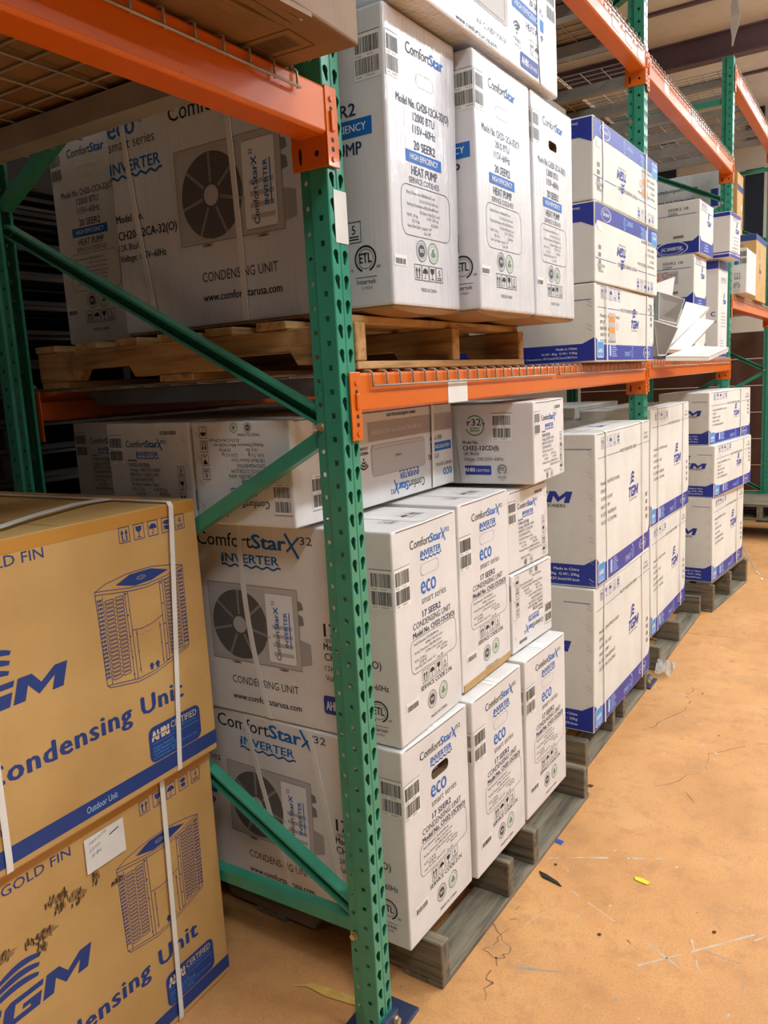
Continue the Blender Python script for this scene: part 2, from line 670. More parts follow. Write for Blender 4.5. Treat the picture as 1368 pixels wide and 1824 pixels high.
def side17(seed=3):
    """long side of the 17 SEER2 outdoor carton, .838 x .540"""
    p = Print()
    comfort(p, .208, .477, .395, .038)
    inverter(p, .296, .435, .195, .0235)
    fan_unit(p, .232, .146, .345, .228)
    p.text('CONDENSING UNIT', .293, .088, .022, 'dark', w=.232)
    p.text('www.comfortstarusa.com', .290, .041, .0175, 'black', w=.240, bold=.014)
    p.text('eco', .02, .40, .060, 'blue', w=.11, bold=.012)
    p.text('smart series', .02, .362, .026, 'dark', w=.185, bold=-.004)
    p.text('17 SEER2', .03, .30, .024, 'navy', w=.13, bold=.018)
    p.rect(.02, .255, .16, .034, 'blue')
    p.text('HIGH EFFICIENCY', .1, .264, .015, 'white', 'c', w=.14, bold=.01, lay=1)
    p.text('HEAT PUMP', .03, .215, .024, 'navy', w=.14, bold=.018)
    p.text('17', .622, .262, .034, 'black', bold=.02)
    p.text('SEER2', .622, .246, .01, 'dark')
    p.text('Model No.', .618, .226, .018, 'black', w=.085, bold=.02)
    p.text('CH32-12CD(O)', .618, .198, .020, 'black', w=.172, bold=.006)
    p.text('12K Btu/h', .618, .170, .014, 'dark', w=.08)
    p.text('Voltage: 208/230V~60Hz', .618, .143, .0155, 'black', w=.19, bold=.004)
    p.rrfill(.606, .052, .115, .05, .008, 'tgm')
    p.text('AHRI', .614, .064, .024, 'white', w=.04, bold=.03, lay=1)
    p.text('CERTIFIED', .66, .064, .011, 'white', w=.052, lay=1)
    etl(p, .775, .087, .028)
    wave_label(p, .770, .350, .064, .100, seed)
    return p


def etl(p, x, y, r):
    p.ring(x, y, r * .86, r, 'black', a0=-PI * .38, a1=PI * 1.38)
    p.ring(x, y, r * .7, r * .74, 'black', n=24)
    p.text('ETL', x, y - r * .28, r * .72, 'black', 'c', w=r * 1.1, bold=.02, lay=1)
    p.text('c', x - r * 1.35, y - r * .85, r * .3, 'black')
    p.text('us', x + r * 1.0, y - r * .75, r * .28, 'black')
    p.line([(x - r * .95, y - r * 1.35), (x + r * .95, y - r * 1.35)], .0011, 'black')
    p.text('Intertek', x, y - r * 1.85, r * .36, 'black', 'c', w=r * 1.75)
    p.text('3119233', x, y - r * 2.25, r * .2, 'dark', 'c')


def end20(hole=False, seed=11):
    """short end of the 20 SEER2 outdoor carton, .345 x .612"""
    p = Print()
    comfort(p, .085, .537, .165, .024, False)
    if not hole:
        p.line(p.rr(.125, .478, .078, .028, .0138), .0013, 'crease', 0, True)
    p.text('Model No. CH20-12CA-32(O)', .155, .428, .018, 'navy', 'c', w=.232, bold=.012)
    p.text('12000 BTU', .155, .402, .018, 'navy', 'c', w=.095, bold=.006)
    p.text('115V~60Hz', .155, .376, .018, 'navy', 'c', w=.1, bold=.006)
    p.text('20 SEER2', .155, .342, .019, 'navy', 'c', w=.095, bold=.014)
    p.rect(.072, .312, .158, .025, 'blue')
    p.text('HIGH EFFICIENCY', .151, .319, .0125, 'white', 'c', w=.125, bold=.014, lay=1)
    p.text('HEAT PUMP', .152, .287, .019, 'navy', 'c', w=.115, bold=.012)
    p.text('SERVICE CODE:425', .15, .269, .0125, 'navy', 'c', w=.135)
    p.rrline(.046, .155, .22, .108, .024, .0013, 'dark')
    for t, x, y in [('Body Dimensions: 800x306x551 mm', .07, .244), ('31.5x12.01x21.69 inch', .125, .231), ('Packing Dimensions: 852x356x600 mm', .07, .219), ('33.54x14.09x23.62 inch', .125, .206), ('N.W.: 24 kg', .07, .196), ('G.W.: 28.5 kg', .155, .196),
                    ('52.9 lbs', .09, .184), ('62.8 lbs', .175, .184), ('Line Set Size: Liquid 1/4"', .07, .173), ('Gas 3/8"', .14, .162)]:
        p.text(t, x, y, .0068, 'dark', w=len(t) * .0041)
    iso(p, .127, .125, .024)
    eco_seal(p, .180, .124, .024)
    for i, k in enumerate(('up', 'umb', 'glass', 'num')):
        icon(p, k, .093 + .033 * i, .060, .034, 'black', .0013, '5')
    p.text('MADE IN CHINA', .155, .035, .0085, 'dark', 'c', w=.07)
    wave_label(p, .004, .472, .05, .088, seed)
    p.rect(.008, .085, .052, .024, 'label')
    p.barcode(.012, .089, .043, .012, seed + 2, 'dark', 24)
    return p


def side20(seed=11):
    """long side of the 20 SEER2 outdoor carton, .88 x .612"""
    p = Print()
    comfort(p, .238, .506, .40, .042)
    p.text('eco', .008, .508, .055, 'blue', w=.105, bold=.012)
    p.text('smart series', .006, .476, .027, 'dark', w=.176, bold=-.004)
    inverter(p, .004, .419, .192, .028)
    p.text('Model No.', .008, .294, .020, 'black', w=.105, bold=.02)
    p.text('CH20-12CA-32(O)', .010, .250, .022, 'black', w=.225, bold=.018)
    p.text('12K Btu/h', .008, .222, .017, 'black', w=.085, bold=.006)
    p.text('Voltage: 115V~60Hz', .008, .193, .018, 'black', w=.18, bold=.014)
    fan_unit(p, .246, .192, .385, .240)
    p.text('CONDENSING UNIT', .312, .108, .024, 'dark', w=.252)
    p.text('www.comfortstarusa.com', .310, .060, .020, 'black', w=.262, bold=.014)
    p.text('20 SEER2', .806, .405, .026, 'navy', 'r', w=.155, bold=.018)
    p.rect(.64, .361, .207, .036, 'blue')
    p.text('HIGH EFFICIENCY', .832, .372, .016, 'white', 'r', w=.17, bold=.012, lay=1)
    p.text('HEAT PUMP', .818, .325, .026, 'navy', 'r', w=.175, bold=.018)
    wave_label(p, .808, .470, .068, .092, seed)
    icon(p, 'num', .768, .142, .044, 'black', .0016, '5')
    etl(p, .815, .105, .029)
    p.rrfill(.655, .085, .1, .05, .008, 'tgm')
    p.text('AHRI', .66, .098, .022, 'white', w=.04, bold=.03, lay=1)
    return p


def end_in(seed=21):
    """short end of the indoor unit carton, .315 x .26"""
    p = Print()
    comfort(p, .075, .196, .155, .0185)
    inverter(p, .113, .172, .082, .0125)
    p.text('Model No.', .078, .158, .006, 'black', bold=.02)
    p.text('CH32-12CD(I)', .078, .144, .0095, 'navy', w=.08, bold=.015)
    p.text('Voltage: 208/230V~60Hz', .078, .131, .0092, 'dark', w=.12)
    p.text('SERVICE CODE:21M', .078, .118, .0092, 'dark', w=.11)
    p.text('COOLING&HEATING', .078, .105, .0092, 'dark', w=.09)
    p.text('12K Btu/h (Indoor Unit)', .08, .092, .0088, 'dark', w=.105)
    p.text('N.W.:7.5 kg', .08, .079, .0085, 'dark', w=.05)
    p.text('G.W.:9.5 kg', .165, .079, .0085, 'dark', w=.05)
    p.text('16.5 lbs', .1, .067, .0085, 'dark', w=.036)
    p.text('20.94 lbs', .185, .067, .0085, 'dark', w=.04)
    p.text('Packing Dimensions: 840x315x260 mm', .08, .055, .0082, 'dark', w=.16)
    p.text('33.07x12.4x10.24 inch', .155, .043, .0082, 'dark', w=.1)
    p.text('MADE IN CHINA', .09, .030, .0072, 'dark', w=.07)
    iso(p, .125, .016, .0125)
    eco_seal(p, .170, .016, .0125)
    for i, k in enumerate(('num', 'glass', 'up', 'umb')):
        icon(p, k, .262, .118 - i * .035, .028, 'black', .0012, '8')
    wave_label(p, .006, .150, .055, .078, seed)
    p.rect(.205, .225, .075, .018, 'label')
    p.barcode(.21, .228, .06, .011, seed + 1, 'dark', 24)
    for i in range(4):
        y = .225 - i * .06
        p.line([(.288, y), (.304, y - .012)], .0014, 'crease')
        p.line([(.286, y - .008), (.302, y - .02)], .0010, 'slit')
    return p


def side_in(seed=21, txt='17'):
    """long side of the indoor unit carton, .84 x .26"""
    p = Print()
    comfort(p, .20, .215, .20, .026)
    inverter(p, .235, .188, .11, .016)
    p.text('eco', .015, .205, .034, 'blue', w=.06, bold=.012)
    p.text('smart series', .015, .185, .015, 'dark', w=.105, bold=-.004)
    p.text(txt + ' SEER2', .10, .155, .014, 'navy', w=.07, bold=.018)
    p.rect(.015, .120, .135, .027, 'blue')
    p.text('HIGH EFFICIENCY', .083, .128, .0115, 'white', 'c', w=.11, bold=.012, lay=1)
    p.text('HEAT PUMP', .075, .098, .014, 'navy', w=.08, bold=.012)
    p.rrfill(.19, .095, .30, .085, .012, 'g1')
    p.rrline(.19, .095, .30, .085, .012, .001, 'g3', 1)
    p.line([(.19, .105), (.49, .105)], .001, 'g3', 1)
    p.text('ComfortStarX', .325, .13, .008, 'blue', w=.04, lay=1)
    p.rect(.0, .032, .50, .052, 'taupe')
    p.text('SPLIT AND WALL MOUNTED TYPE - AIR CONDITIONER', .205, .054, .011, 'white', w=.28, lay=1)
    p.text('www.comfortstarusa.com', .235, .013, .0125, 'black', w=.165, bold=.014)
    # right half: refrigerant seal, wireless symbol, model
    X = .53
    for i, r in enumerate((.010, .018, .026)):
        p.ring(X, .128, r - .0024, r + .0024, 'black', a0=PI * .22, a1=PI * .78, n=14)
    p.disc(X, .128, .0035, 'black')
    p.text('WIRELESS', X, .108, .0085, 'black', 'c', w=.05, bold=.02)
    p.text('CONTROL', X, .095, .0085, 'black', 'c', w=.048, bold=.02)
    p.ring(.642, .190, .030, .0335, 'leaf', a0=-PI * .9, a1=PI * .75)
    p.text('r32', .640, .190, .022, 'navy', 'c', w=.048, bold=.012)
    p.text('+', .672, .188, .016, 'blue', 'c', bold=.04)
    p.text('ECO FRIENDLY', .642, .179, .006, 'leaf', 'c', w=.034, bold=.02)
    p.text('REFRIGERANT', .642, .171, .006, 'leaf', 'c', w=.034, bold=.02)
    p.text('Model No.', .597, .131, .0105, 'black', w=.055, bold=.016)
    p.text('CH32-12CD(I)', .597, .110, .0150, 'black', w=.125, bold=.02)
    p.text('12K Btu/h', .597, .094, .0105, 'dark', w=.057)
    p.text('Voltage: 208/230V~60Hz', .597, .076, .0115, 'dark', w=.14)
    p.rrfill(.597, .030, .098, .030, .004, 'tgm')
    p.text('AHRI', .602, .040, .013, 'white', w=.035, bold=.03, lay=1)
    p.text('CERTIFIED', .642, .040, .0085, 'white', w=.048, lay=1)
    etl(p, .732, .048, .016)
    wave_label(p, .70, .140, .068, .088, seed)
    return p


def tgm_logo(p, x, y, h, c='tgm', sub=None, lay=0, w=None):
    """three swooshes above slanted TGM letters; x,y = left end of the baseline, h = total height, w = width of the letters"""
    w = w or h * 1.35
    cap = h * .40
    wl, gap = w * .27, w * .025
    xx = x
    L = {'T': [(0, 1), (1, 1), (1, .74), (.66, .74), (.66, 0), (.34, 0), (.34, .74), (0, .74)],
         'G': [(1, 1), (.14, 1), (0, .86), (0, .14), (.14, 0), (1, 0), (1, .56), (.5, .56), (.5, .36), (.72, .36), (.72, .24), (.28, .24), (.28, .76), (1, .76)],
         'M': [(0, 0), (0, 1), (.27, 1), (.5, .52), (.73, 1), (1, 1), (1, 0), (.77, 0), (.77, .60), (.5, .06), (.23, .60), (.23, 0)]}
    for ch, f in (('T', .26), ('G', .30), ('M', .39)):
        p.poly([(xx + w * f * a + .32 * cap * b, y + cap * b) for a, b in L[ch]], c, lay, False)
        xx += w * f + gap
    for i in range(3):
        x0 = x + w * (.20 + .045 * i)
        L = w * (.40 - .03 * i)
        y0 = y + h * (.47 + .155 * i)
        up, dn = [], []
        for t in range(13):
            q = t / 12
            yy = y0 + h * .20 * math.sin(PI * (.05 + .62 * q)) - h * .10 * q
            th = h * .115 * math.sin(PI * min(1, .12 + .8 * q)) ** .5
            up.append((x0 + L * q + h * .03, yy + th * .5))
            dn.append((x0 + L * q, yy - th * .5))
        p.poly(up + dn[::-1], c, lay)
    if sub:
        p.text(sub, x + w * .5, y - h * .14, h * .075, 'dark', 'c', w=w * .8, lay=lay)


def oval(p, x, y, w, c='white', lay=1, txt='INVERTER'):
    p.ring(x, y, w * .47, w * .5, c, lay, 28, .42)
    p.ring(x - w * .03, y + w * .02, w * .40, w * .43, c, lay, 20, .40, PI * .6, PI * 1.9)
    p.text(txt, x, y - w * .05, w * .1, c, 'c', w=w * .62, bold=.02, shear=.2, lay=lay)


def tgm_front(W=.83, H=.60, hb=.105, tall=True, haz=False):
    p = Print()
    # band with slanted shoulders
    p.poly([(.004, .006), (W - .004, .006), (W - .004, hb * 1.08), (W - .03, hb * .8), (.045, hb * .8), (.004, hb * 1.12)], 'tgmb')
    p.rrfill(.014, .016, .088, hb * .74, .01, 'white', 1)
    p.rrfill(.018, .019, .080, hb * .68, .01, 'sky', 2)
    p.text('AHRI', .026, hb * .42, hb * .19, 'white', w=.055, bold=.03, lay=3)
    for i in range(4):
        p.rect(.026, hb * (.19 + .05 * i), .055 - .008 * (i % 2), hb * .018, 'pale', 3)
    p.rrfill(.178, .02, .026, hb * .55, .01, 'pale', 1)
    for i in range(6):
        p.rect(.216, .020 + hb * .10 * i, .07 - .01 * (i % 3), hb * .035, 'pale', 1)
    p.text('SMART', .40, .020, hb * .24, 'pale', w=.085, lay=1)
    p.ring(.505, hb * .45, hb * .20, hb * .25, 'pale', 1, 16, 1.3, -PI * .4, PI * .45)
    p.ring(.495, hb * .40, hb * .10, hb * .14, 'pale', 1, 16, 1.3, -PI * .4, PI * .45)
    oval(p, W - .13, hb * .44, .12)
    y = H - (.098 if tall else .085)
    p.line([(.03, y), (.33, y)], .0022, 'tgm')
    p.line([(.62, y), (W - .005, y)], .0022, 'tgm')
    p.text('FROST INVERTER SERIES', .34, y - .006, .014, 'dark', w=.26)
    for i, k in enumerate(('up', 'glass', 'umb', 'num', 'hand')):
        icon(p, k, .075 + .056 * i, y + .034, .042, 'tgm', .0016, '5')
    p.rect(W - .115, y + .018, .085, .012, 'g2')
    p.rect(W - .095, y + .038, .055, .010, 'g2')
    rows = ('Model GRH/FF0271UASA', 'SPLIT', 'OUTDOOR UNIT' if tall else 'INDOOR UNIT', 'HEAT PUMP', 'R-32 REFRIGERANT', 'GOLD FIN COATING')
    if not tall:
        rows = rows[:5]
    y1 = .398 if tall else H - .12
    dy = .0315 if tall else .0235
    for i, t in enumerate(rows):
        p.text(t, .062, y1 - i * dy, .0145 if tall else .012, 'dark', w=len(t) * .0132)
    k = .115 if tall else .085
    tgm_logo(p, W * .555, (.290 if tall else H * .47), k, 'tgm', 'AIR CONDITIONERS')
    for i in range(4):
        p.rect(W - .07, .15 + i * (.035 if tall else .026), .03, .02 if tall else .015, 'g3')
    p.rect(W - .085, hb * .95, .055, .022, 'label', 1)
    if haz:
        p.rect(.175, H - .20, .09, .10, 'g1')
        for q in (0, 1):
            p.rect(.178, H - .135 - .042 * q, .075, .022, 'orange', 1)
        p.line([(.275, H - .15), (.29, H - .135), (.305, H - .15), (.29, H - .165)], .002, 'red', 1, True)
    return p


def tgm_side(W=.373, H=.60, hb=.105, logo=True, dims=('Made in China', 'N.W.:26.5kg  G.W.: 29kg', 'Dimensions: 83.0cmX37.3cmX59.6cm'), tabs=True):
    p = Print()
    p.poly([(.004, .006), (W - .004, .006), (W - .004, hb * 1.12), (W - .05, hb * .86), (.05, hb * .86), (.004, hb * 1.12)], 'tgmb')
    for i, t in enumerate(dims):
        p.text(t, W - .07, hb * (.62 - .2 * i), hb * .10, 'white', 'r', w=len(t) * hb * .078, bold=.02, lay=1)
    y = H - .058
    p.line([(.25 * W / .373, y), (W - .015, y)], .0025, 'tgm')
    if logo:
        tgm_logo(p, .02, H * .555, .115 if H > .4 else .09, 'tgm', w=.245)
        p.text('AIR CONDITIONERS', .25, H * .525, .014, 'dark', 'r', w=.20, bold=.01)
    if tabs:
        for i in range(int(H / .085)):
            y = H - .06 - i * .085
            p.line([(W - .03, y), (W - .012, y - .012)], .003, 'crease')
            p.line([(W - .028, y - .016), (W - .012, y - .026)], .0018, 'g2')
    return p


# ------------------------------------------------------------------ cartons
def carton(name, label, dims, loc, rz, body, prints=None, cat='box', group=None, r=.005, amp=.0018, seed=1, hole=None, flap=True):
    dx, dy, dz = dims
    R = random.Random(seed)
    ph = [R.uniform(0, 6.28) for _ in range(9)]
    fr = [R.uniform(2, 4.5) for _ in range(6)]

    def dfm(p):
        x, y, z = p
        return Vector((x + amp * math.sin(fr[0] * y + fr[1] * z + ph[0]),
                       y + amp * math.sin(fr[2] * x + fr[3] * z + ph[1]),
                       z + amp * .25 * math.sin(fr[4] * x + fr[5] * y + ph[2])))

    root = thing(name, label, cat, loc, rz, group)
    mb = MB()
    D = Vector(dims)

    def axis(L):
        n = max(2, int(L / .05))
        a = [0, r * .3, r] + [r + (L - 2 * r) * i / n for i in range(1, n)] + [L - r, L - r * .3, L]
        return a

    ax = [axis(dx), axis(dy), axis(dz)]
    if hole:                                     # hand hole in the front face: (x, z, width, height)
        hx, hz, hw, hh = hole
        for i, (p0, p1) in ((0, (hx, hx + hw)), (2, (hz, hz + hh))):
            ax[i] = sorted([q for q in ax[i] if q < p0 - .004 or q > p1 + .004] + [p0, p1])

    def rnd(p):
        c = Vector([min(max(p[i], r), D[i] - r) for i in range(3)])
        q = Vector(p) - c
        return c + q.normalized() * r if q.length > 1e-9 else Vector(p)

    faces = {'front': (0, 2, 1, 0), 'back': (0, 2, 1, dy), 'left': (1, 2, 0, 0), 'right': (1, 2, 0, dx), 'top': (0, 1, 2, dz), 'bottom': (0, 1, 2, 0)}
    for nm, (a, b, c, val) in faces.items():
        A, B = ax[a], ax[b]
        vs = []
        for q in B:
            for s_ in A:
                p = [0, 0, 0]
                p[a], p[b], p[c] = s_, q, val
                vs.append(dfm(rnd(p)))
        n = len(A)
        fs = [(j * n + i, j * n + i + 1, (j + 1) * n + i + 1, (j + 1) * n + i) for j in range(len(B) - 1) for i in range(n - 1)]
        if hole and nm == 'front':
            fs = [f for f in fs if not all(hx - 1e-4 <= A[k % n] <= hx + hw + 1e-4 and hz - 1e-4 <= B[k // n] <= hz + hh + 1e-4 for k in f)]
        flip = nm in ('back', 'left', 'bottom')
        mb.add(vs, [f[::-1] for f in fs] if flip else fs)
    used = []
    if hole:
        used += ['slit', 'white']
        rec = Print().rr(hx + .004, hz + .002, hw - .008, hh - .004, hh / 2 - .0025, 8)
        out = [(hx, hz), (hx + hw, hz), (hx + hw, hz + hh), (hx, hz + hh)]
        tr = tessellate_polygon([[Vector((x, y, 0)) for x, y in out], [Vector((x, y, 0)) for x, y in rec]])
        al = out + rec
        mb.add([dfm(Vector((x, 0, y))) for x, y in al], [tuple(t) for t in tr])
        m = len(rec)
        mb.add([dfm(Vector((x, 0, y))) for x, y in rec] + [Vector((x, .035, y)) for x, y in rec], [(i, (i + 1) % m, m + (i + 1) % m, m + i) for i in range(m)], 1)
        mb.add([Vector((x, .035 - .012 * (math.sin(x * 160) * .5 + .5), y)) for x, y in rec], [tuple(range(m))], 2)
    P = dict(prints or {})
    if flap:
        t = P.setdefault('top', Print())
        t.line([(.01, dy / 2), (dx - .01, dy / 2)] if dx > dy else [(dx / 2, .01), (dx / 2, dy - .01)], .0022, 'slit')
        if dx > dy:
            t.rect(0, dy / 2 - .024, dx, .048, 'label') if body is not M_KRAFT else None
        else:
            t.rect(dx / 2 - .024, 0, .048, dy, 'label') if body is M_WHITE else None
        P.setdefault('front', Print()).line([(.02, dz - .004), (dx * .45, dz - .0055), (dx - .02, dz - .004)], .0022, 'slit') if body is not M_KRAFT else None
    fm = {'front': (Vector((0, 0, 0)), Vector((1, 0, 0)), Vector((0, 0, 1)), Vector((0, -1, 0))),
          'left': (Vector((0, dy, 0)), Vector((0, -1, 0)), Vector((0, 0, 1)), Vector((-1, 0, 0))),
          'top': (Vector((0, 0, dz)), Vector((1, 0, 0)), Vector((0, 1, 0)), Vector((0, 0, 1))),
          'bottom': (Vector((0, dy, 0)), Vector((1, 0, 0)), Vector((0, -1, 0)), Vector((0, 0, -1)))}
    for nm, pr in P.items():
        o, u, v, n = fm[nm]
        Wd = abs(u.dot(D))
        Hd = abs(v.dot(D))
        for vs, fs, c in pr.items:
            if c not in used:
                used.append(c)
            pts = []
            for x, y, l in vs:
                b = o + u * min(max(x, .0015), Wd - .0015) + v * min(max(y, .0015), Hd - .0015)
                pts.append(dfm(b) + n * (.0007 + .0004 * l))
            mb.add(pts, fs, 1 + used.index(c))
    ob = mb.build('carton_body', [body] + [INK[c] for c in used], root, fix=False)
    bm = bmesh.new()
    bm.from_mesh(ob.data)
    base = [v for v in bm.verts if any(f.material_index == 0 for f in v.link_faces)]
    bmesh.ops.remove_doubles(bm, verts=base, dist=1e-5)
    bm.to_mesh(ob.data)
    bm.free()
    return root
#SPLIT


def strap(root, pts, wd, width=.013, th=.0012, mat=None):
    mb = MB()
    mb.ribbon(pts, wd, width, th)
    return mb.build('strap', mat or M_STRAP, root)


q = NT('white_plastic_strapping')
q.base(rgb(230, 226, 218))
q.set(.28)
q.bump(q.noise(1.0, 1, .5, scale=(30, 30, 420)), .4, .001)
M_STRAP = q.m

# ------------------------------------------------------------------ other materials
q = NT('painted_concrete_floor')
c1 = q.ramp(q.noise(2.2, 6, .62), [(.30, rgb(194, 140, 86)), (.52, rgb(212, 154, 96)), (.74, rgb(222, 166, 106))])
f2 = q.ramp(q.noise(9.5, 9, .74, dist=.3), [(.50, BLK), (.74, (.85, .85, .85, 1))])
c2 = q.mix(f2, c1, rgb(180, 126, 80))
f3 = q.ramp(q.noise(26, 6, .7, scale=(1, 1.6, 1)), [(.66, BLK), (.74, (.8, .8, .8, 1))])
c3 = q.mix(f3, c2, rgb(170, 148, 122))
f4 = q.ramp(q.noise(48, 4, .6), [(.70, BLK), (.76, (.9, .9, .9, 1))])
c4 = q.mix(f4, c3, rgb(112, 92, 70))
f5 = q.ramp(q.noise(3.1, 7, .7), [(.56, BLK), (.72, (.55, .55, .55, 1))])
c5 = q.mix(f5, c4, rgb(168, 128, 92))
f6 = q.ramp(q.noise(150, 3, .6), [(.35, (.30, .30, .30, 1)), (.5, BLK)])
c5 = q.mix(f6, c5, rgb(150, 108, 70))
q.base(c5)
q.set(.45, spec=.35)
q.bump(q.noise(70, 5, .6), .25, .002)
M_FLOOR = q.m

q = NT('green_rack_paint')
q.base(q.mix(q.ramp(q.noise(14, 4, .6), [(.45, BLK), (.8, WHT)]), rgb(54, 146, 116), rgb(54, 132, 104)))
q.set(.32, coat=.25)
q.bump(q.noise(240, 2, .5), .08, .0006)
M_GREEN = q.m
q = NT('orange_beam_paint')
sp = q.ramp(q.noise(55, 3, .6, scale=(1, 1, 1.8)), [(.70, BLK), (.74, WHT)])
q.base(q.mix(sp, q.mix(q.noise(6, 3, .6), rgb(220, 108, 22), rgb(206, 96, 18)), rgb(120, 66, 36)))
q.set(.36, coat=.20, coat_r=.06, spec=.35)
q.bump(q.noise(30, 3, .5), .1, .0015)
M_ORANGE = q.m


def simple(name, c, rough=.5, metal=0.0, var=None, sc=8, bump=0, coat=0):
    q = NT(name)
    if var:
        q.base(q.mix(q.ramp(q.noise(sc, 4, .6), [(.35, BLK), (.7, WHT)]), rgb(*c), rgb(*var)))
    else:
        q.base(rgb(*c))
    q.set(rough, metal, coat)
    if bump:
        q.bump(q.noise(sc * 6, 4, .6), bump, .003)
    return q.m


def wood(name, a, b, scale, dark, rough=.75):
    q = NT(name)
    n1 = q.noise(3.0, 6, .65, scale=scale, dist=.3)
    c = q.ramp(n1, [(.3, rgb(*dark)), (.5, rgb(*a)), (.75, rgb(*b))])
    st = q.ramp(q.noise(5, 4, .6), [(.62, BLK), (.72, (.7, .7, .7, 1))])
    q.base(q.mix(st, c, rgb(*dark)))
    q.set(rough)
    q.bump(n1, .5, .003)
    return q.m


M_WOODX = wood('weathered_pallet_wood_boards', (118, 108, 90), (150, 136, 110), (1, 14, 14), (66, 58, 46))
M_WOODY = wood('weathered_pallet_wood_stringer', (116, 104, 84), (146, 130, 102), (14, 1, 14), (60, 52, 42))
M_SHADEX = wood('shade_darkened_pallet_wood', (58, 50, 42), (78, 68, 54), (1, 8, 8), (30, 26, 22))  # pallet wood toned down, the dark behind the rack put into its colour
M_TANX = wood('tan_pallet_wood_boards', (186, 146, 92), (206, 168, 112), (1, 14, 14), (128, 92, 54))
M_TANY = wood('tan_pallet_wood_stringer', (178, 136, 82), (200, 160, 104), (14, 1, 14), (118, 84, 48))
M_ZINC = simple('zinc_steel', (206, 190, 150), .35, .8)
M_WIRE = simple('grey_wire', (176, 168, 156), .4, .3, (150, 142, 130))
M_CHAN = simple('grey_channel_steel', (156, 152, 144), .42, .25, (134, 130, 124), 5)
M_NAVY = simple('navy_baseplate_paint', (38, 52, 86), .4, 0, (56, 62, 84), 12)
M_PAPER = simple('white_paper', (228, 226, 220), .6, 0, (216, 212, 204), 9)
M_DARK = simple('black_rubber', (34, 33, 33), .6)
M_TRAYW = simple('white_enamelled_sheet', (236, 236, 230), .3, 0, None, 8, 0, .3)
M_TRAYG = simple('taupe_sheet', (138, 128, 116), .38, .1, (124, 114, 104), 4)  # taupe tone for the sheets of the two grey panels
M_SLOT = simple('dark_slot', (26, 24, 22), .7)

# ------------------------------------------------------------------ setting
fl = MB()
fl.box((-4, -9, -.2), (13.2, 7, 0))
FM = [M_FLOOR, simple('floor_scratch_pale', (208, 190, 168), .6, 0, (176, 168, 156), 30), simple('floor_scuff_grey', (150, 142, 132), .6, 0, (178, 150, 118), 25),
      simple('floor_crack_dark', (142, 102, 66), .8, 0, (168, 122, 80), 30)]
R = random.Random(12)


def mark(pts, wid, m, z=.0004):
    """thin broken streak of bare or scuffed concrete"""
    P = []
    for (x0, y0), (x1, y1) in zip(pts, pts[1:]):
        n = max(1, int(math.hypot(x1 - x0, y1 - y0) / .03))
        P += [(x0 + (x1 - x0) * i / n, y0 + (y1 - y0) * i / n) for i in range(n)]
    P.append(pts[-1])
    W_ = [wid * R.uniform(.25, 1.0) for _ in P]
    for i in range(len(P) - 1):
        if R.random() < .16:
            continue
        (x0, y0), (x1, y1) = P[i], P[i + 1]
        L = math.hypot(x1 - x0, y1 - y0) or 1
        nx, ny = -(y1 - y0) / L, (x1 - x0) / L
        a, b = W_[i] / 2, W_[i + 1] / 2
        fl.add([(x0 + nx * a, y0 + ny * a, z), (x0 - nx * a, y0 - ny * a, z), (x1 - nx * b, y1 - ny * b, z), (x1 + nx * b, y1 + ny * b, z)], [(0, 1, 2, 3)], m)


def wig(pts, amp, n=5):
    out = []
    for (x0, y0), (x1, y1) in zip(pts, pts[1:]):
        for i in range(n):
            t = i / n
            out.append((x0 + (x1 - x0) * t + R.uniform(-amp, amp), y0 + (y1 - y0) * t + R.uniform(-amp, amp)))
    return out + [pts[-1]]


mark([(.874, -.019), (.96, -.17), (1.078, -.415)], .011, 1)
mark([(.554, -.462), (.70, -.60), (.828, -.717)], .010, 1)
mark([(.392, -.178), (.42, -.25), (.45, -.334)], .014, 2)
mark([(.78, -.20), (.70, -.36)], .006, 1)
mark([(.66, -.45), (.60, -.56)], .008, 1)
mark([(1.15, -.75), (.92, -.80), (.80, -.72)], .006, 1)
mark(wig([(.24, -.16), (.32, -.135), (.40, -.12), (.44, -.15), (.52, -.055), (.60, -.03)], .012), .007, 3)
mark(wig([(.40, -.12), (.42, -.07), (.50, -.10), (.64, -.09)], .012), .006, 3)
mark(wig([(1.55, -.28), (1.75, -.42), (1.9, -.40), (2.1, -.62)], .02), .005, 3)
mark(wig([(2.0, -.12), (2.3, -.22), (2.6, -.20)], .02), .008, 3)
mark([(3.46, .9), (3.46, -3.5)], .008, 3)
for i in range(420):
    x, y = R.uniform(-.3, 4.5), -R.uniform(-.35, 1.5) * (1 if R.random() < .85 else .4)
    m = R.choice((1, 1, 2, 2, 3))
    r_ = R.uniform(.0016, .0055) * (1 if x < 2 else 1.6)
    k = R.randint(4, 6)
    st = R.uniform(1, 3.2)
    an = R.uniform(0, 3.14)
    q_ = [(r_ * st * math.cos(6.283 * j / k) * R.uniform(.5, 1), r_ * math.sin(6.283 * j / k) * R.uniform(.5, 1)) for j in range(k)]
    fl.add([(x + a * math.cos(an) - b * math.sin(an), y + a * math.sin(an) + b * math.cos(an), .0005) for a, b in q_], [tuple(range(k))], m)
for i in range(34):
    x, y = R.uniform(.2, 3.6), -R.uniform(.05, 1.2)
    an, L = R.uniform(0, 3.14), R.uniform(.03, .12)
    mark([(x, y), (x + L * math.cos(an), y + L * math.sin(an))], R.uniform(.002, .006), R.choice((1, 2, 2, 3)))
struct(fl.build('floor', FM))
q = NT('cream_wall_panel')
q.base(q.mix(q.noise(1.5, 5, .6), rgb(206, 198, 180), rgb(186, 178, 160)))
q.set(.7)
q.bump(q.noise(1.0, 1, .5, scale=(1, 9, .1)), .3, .02)
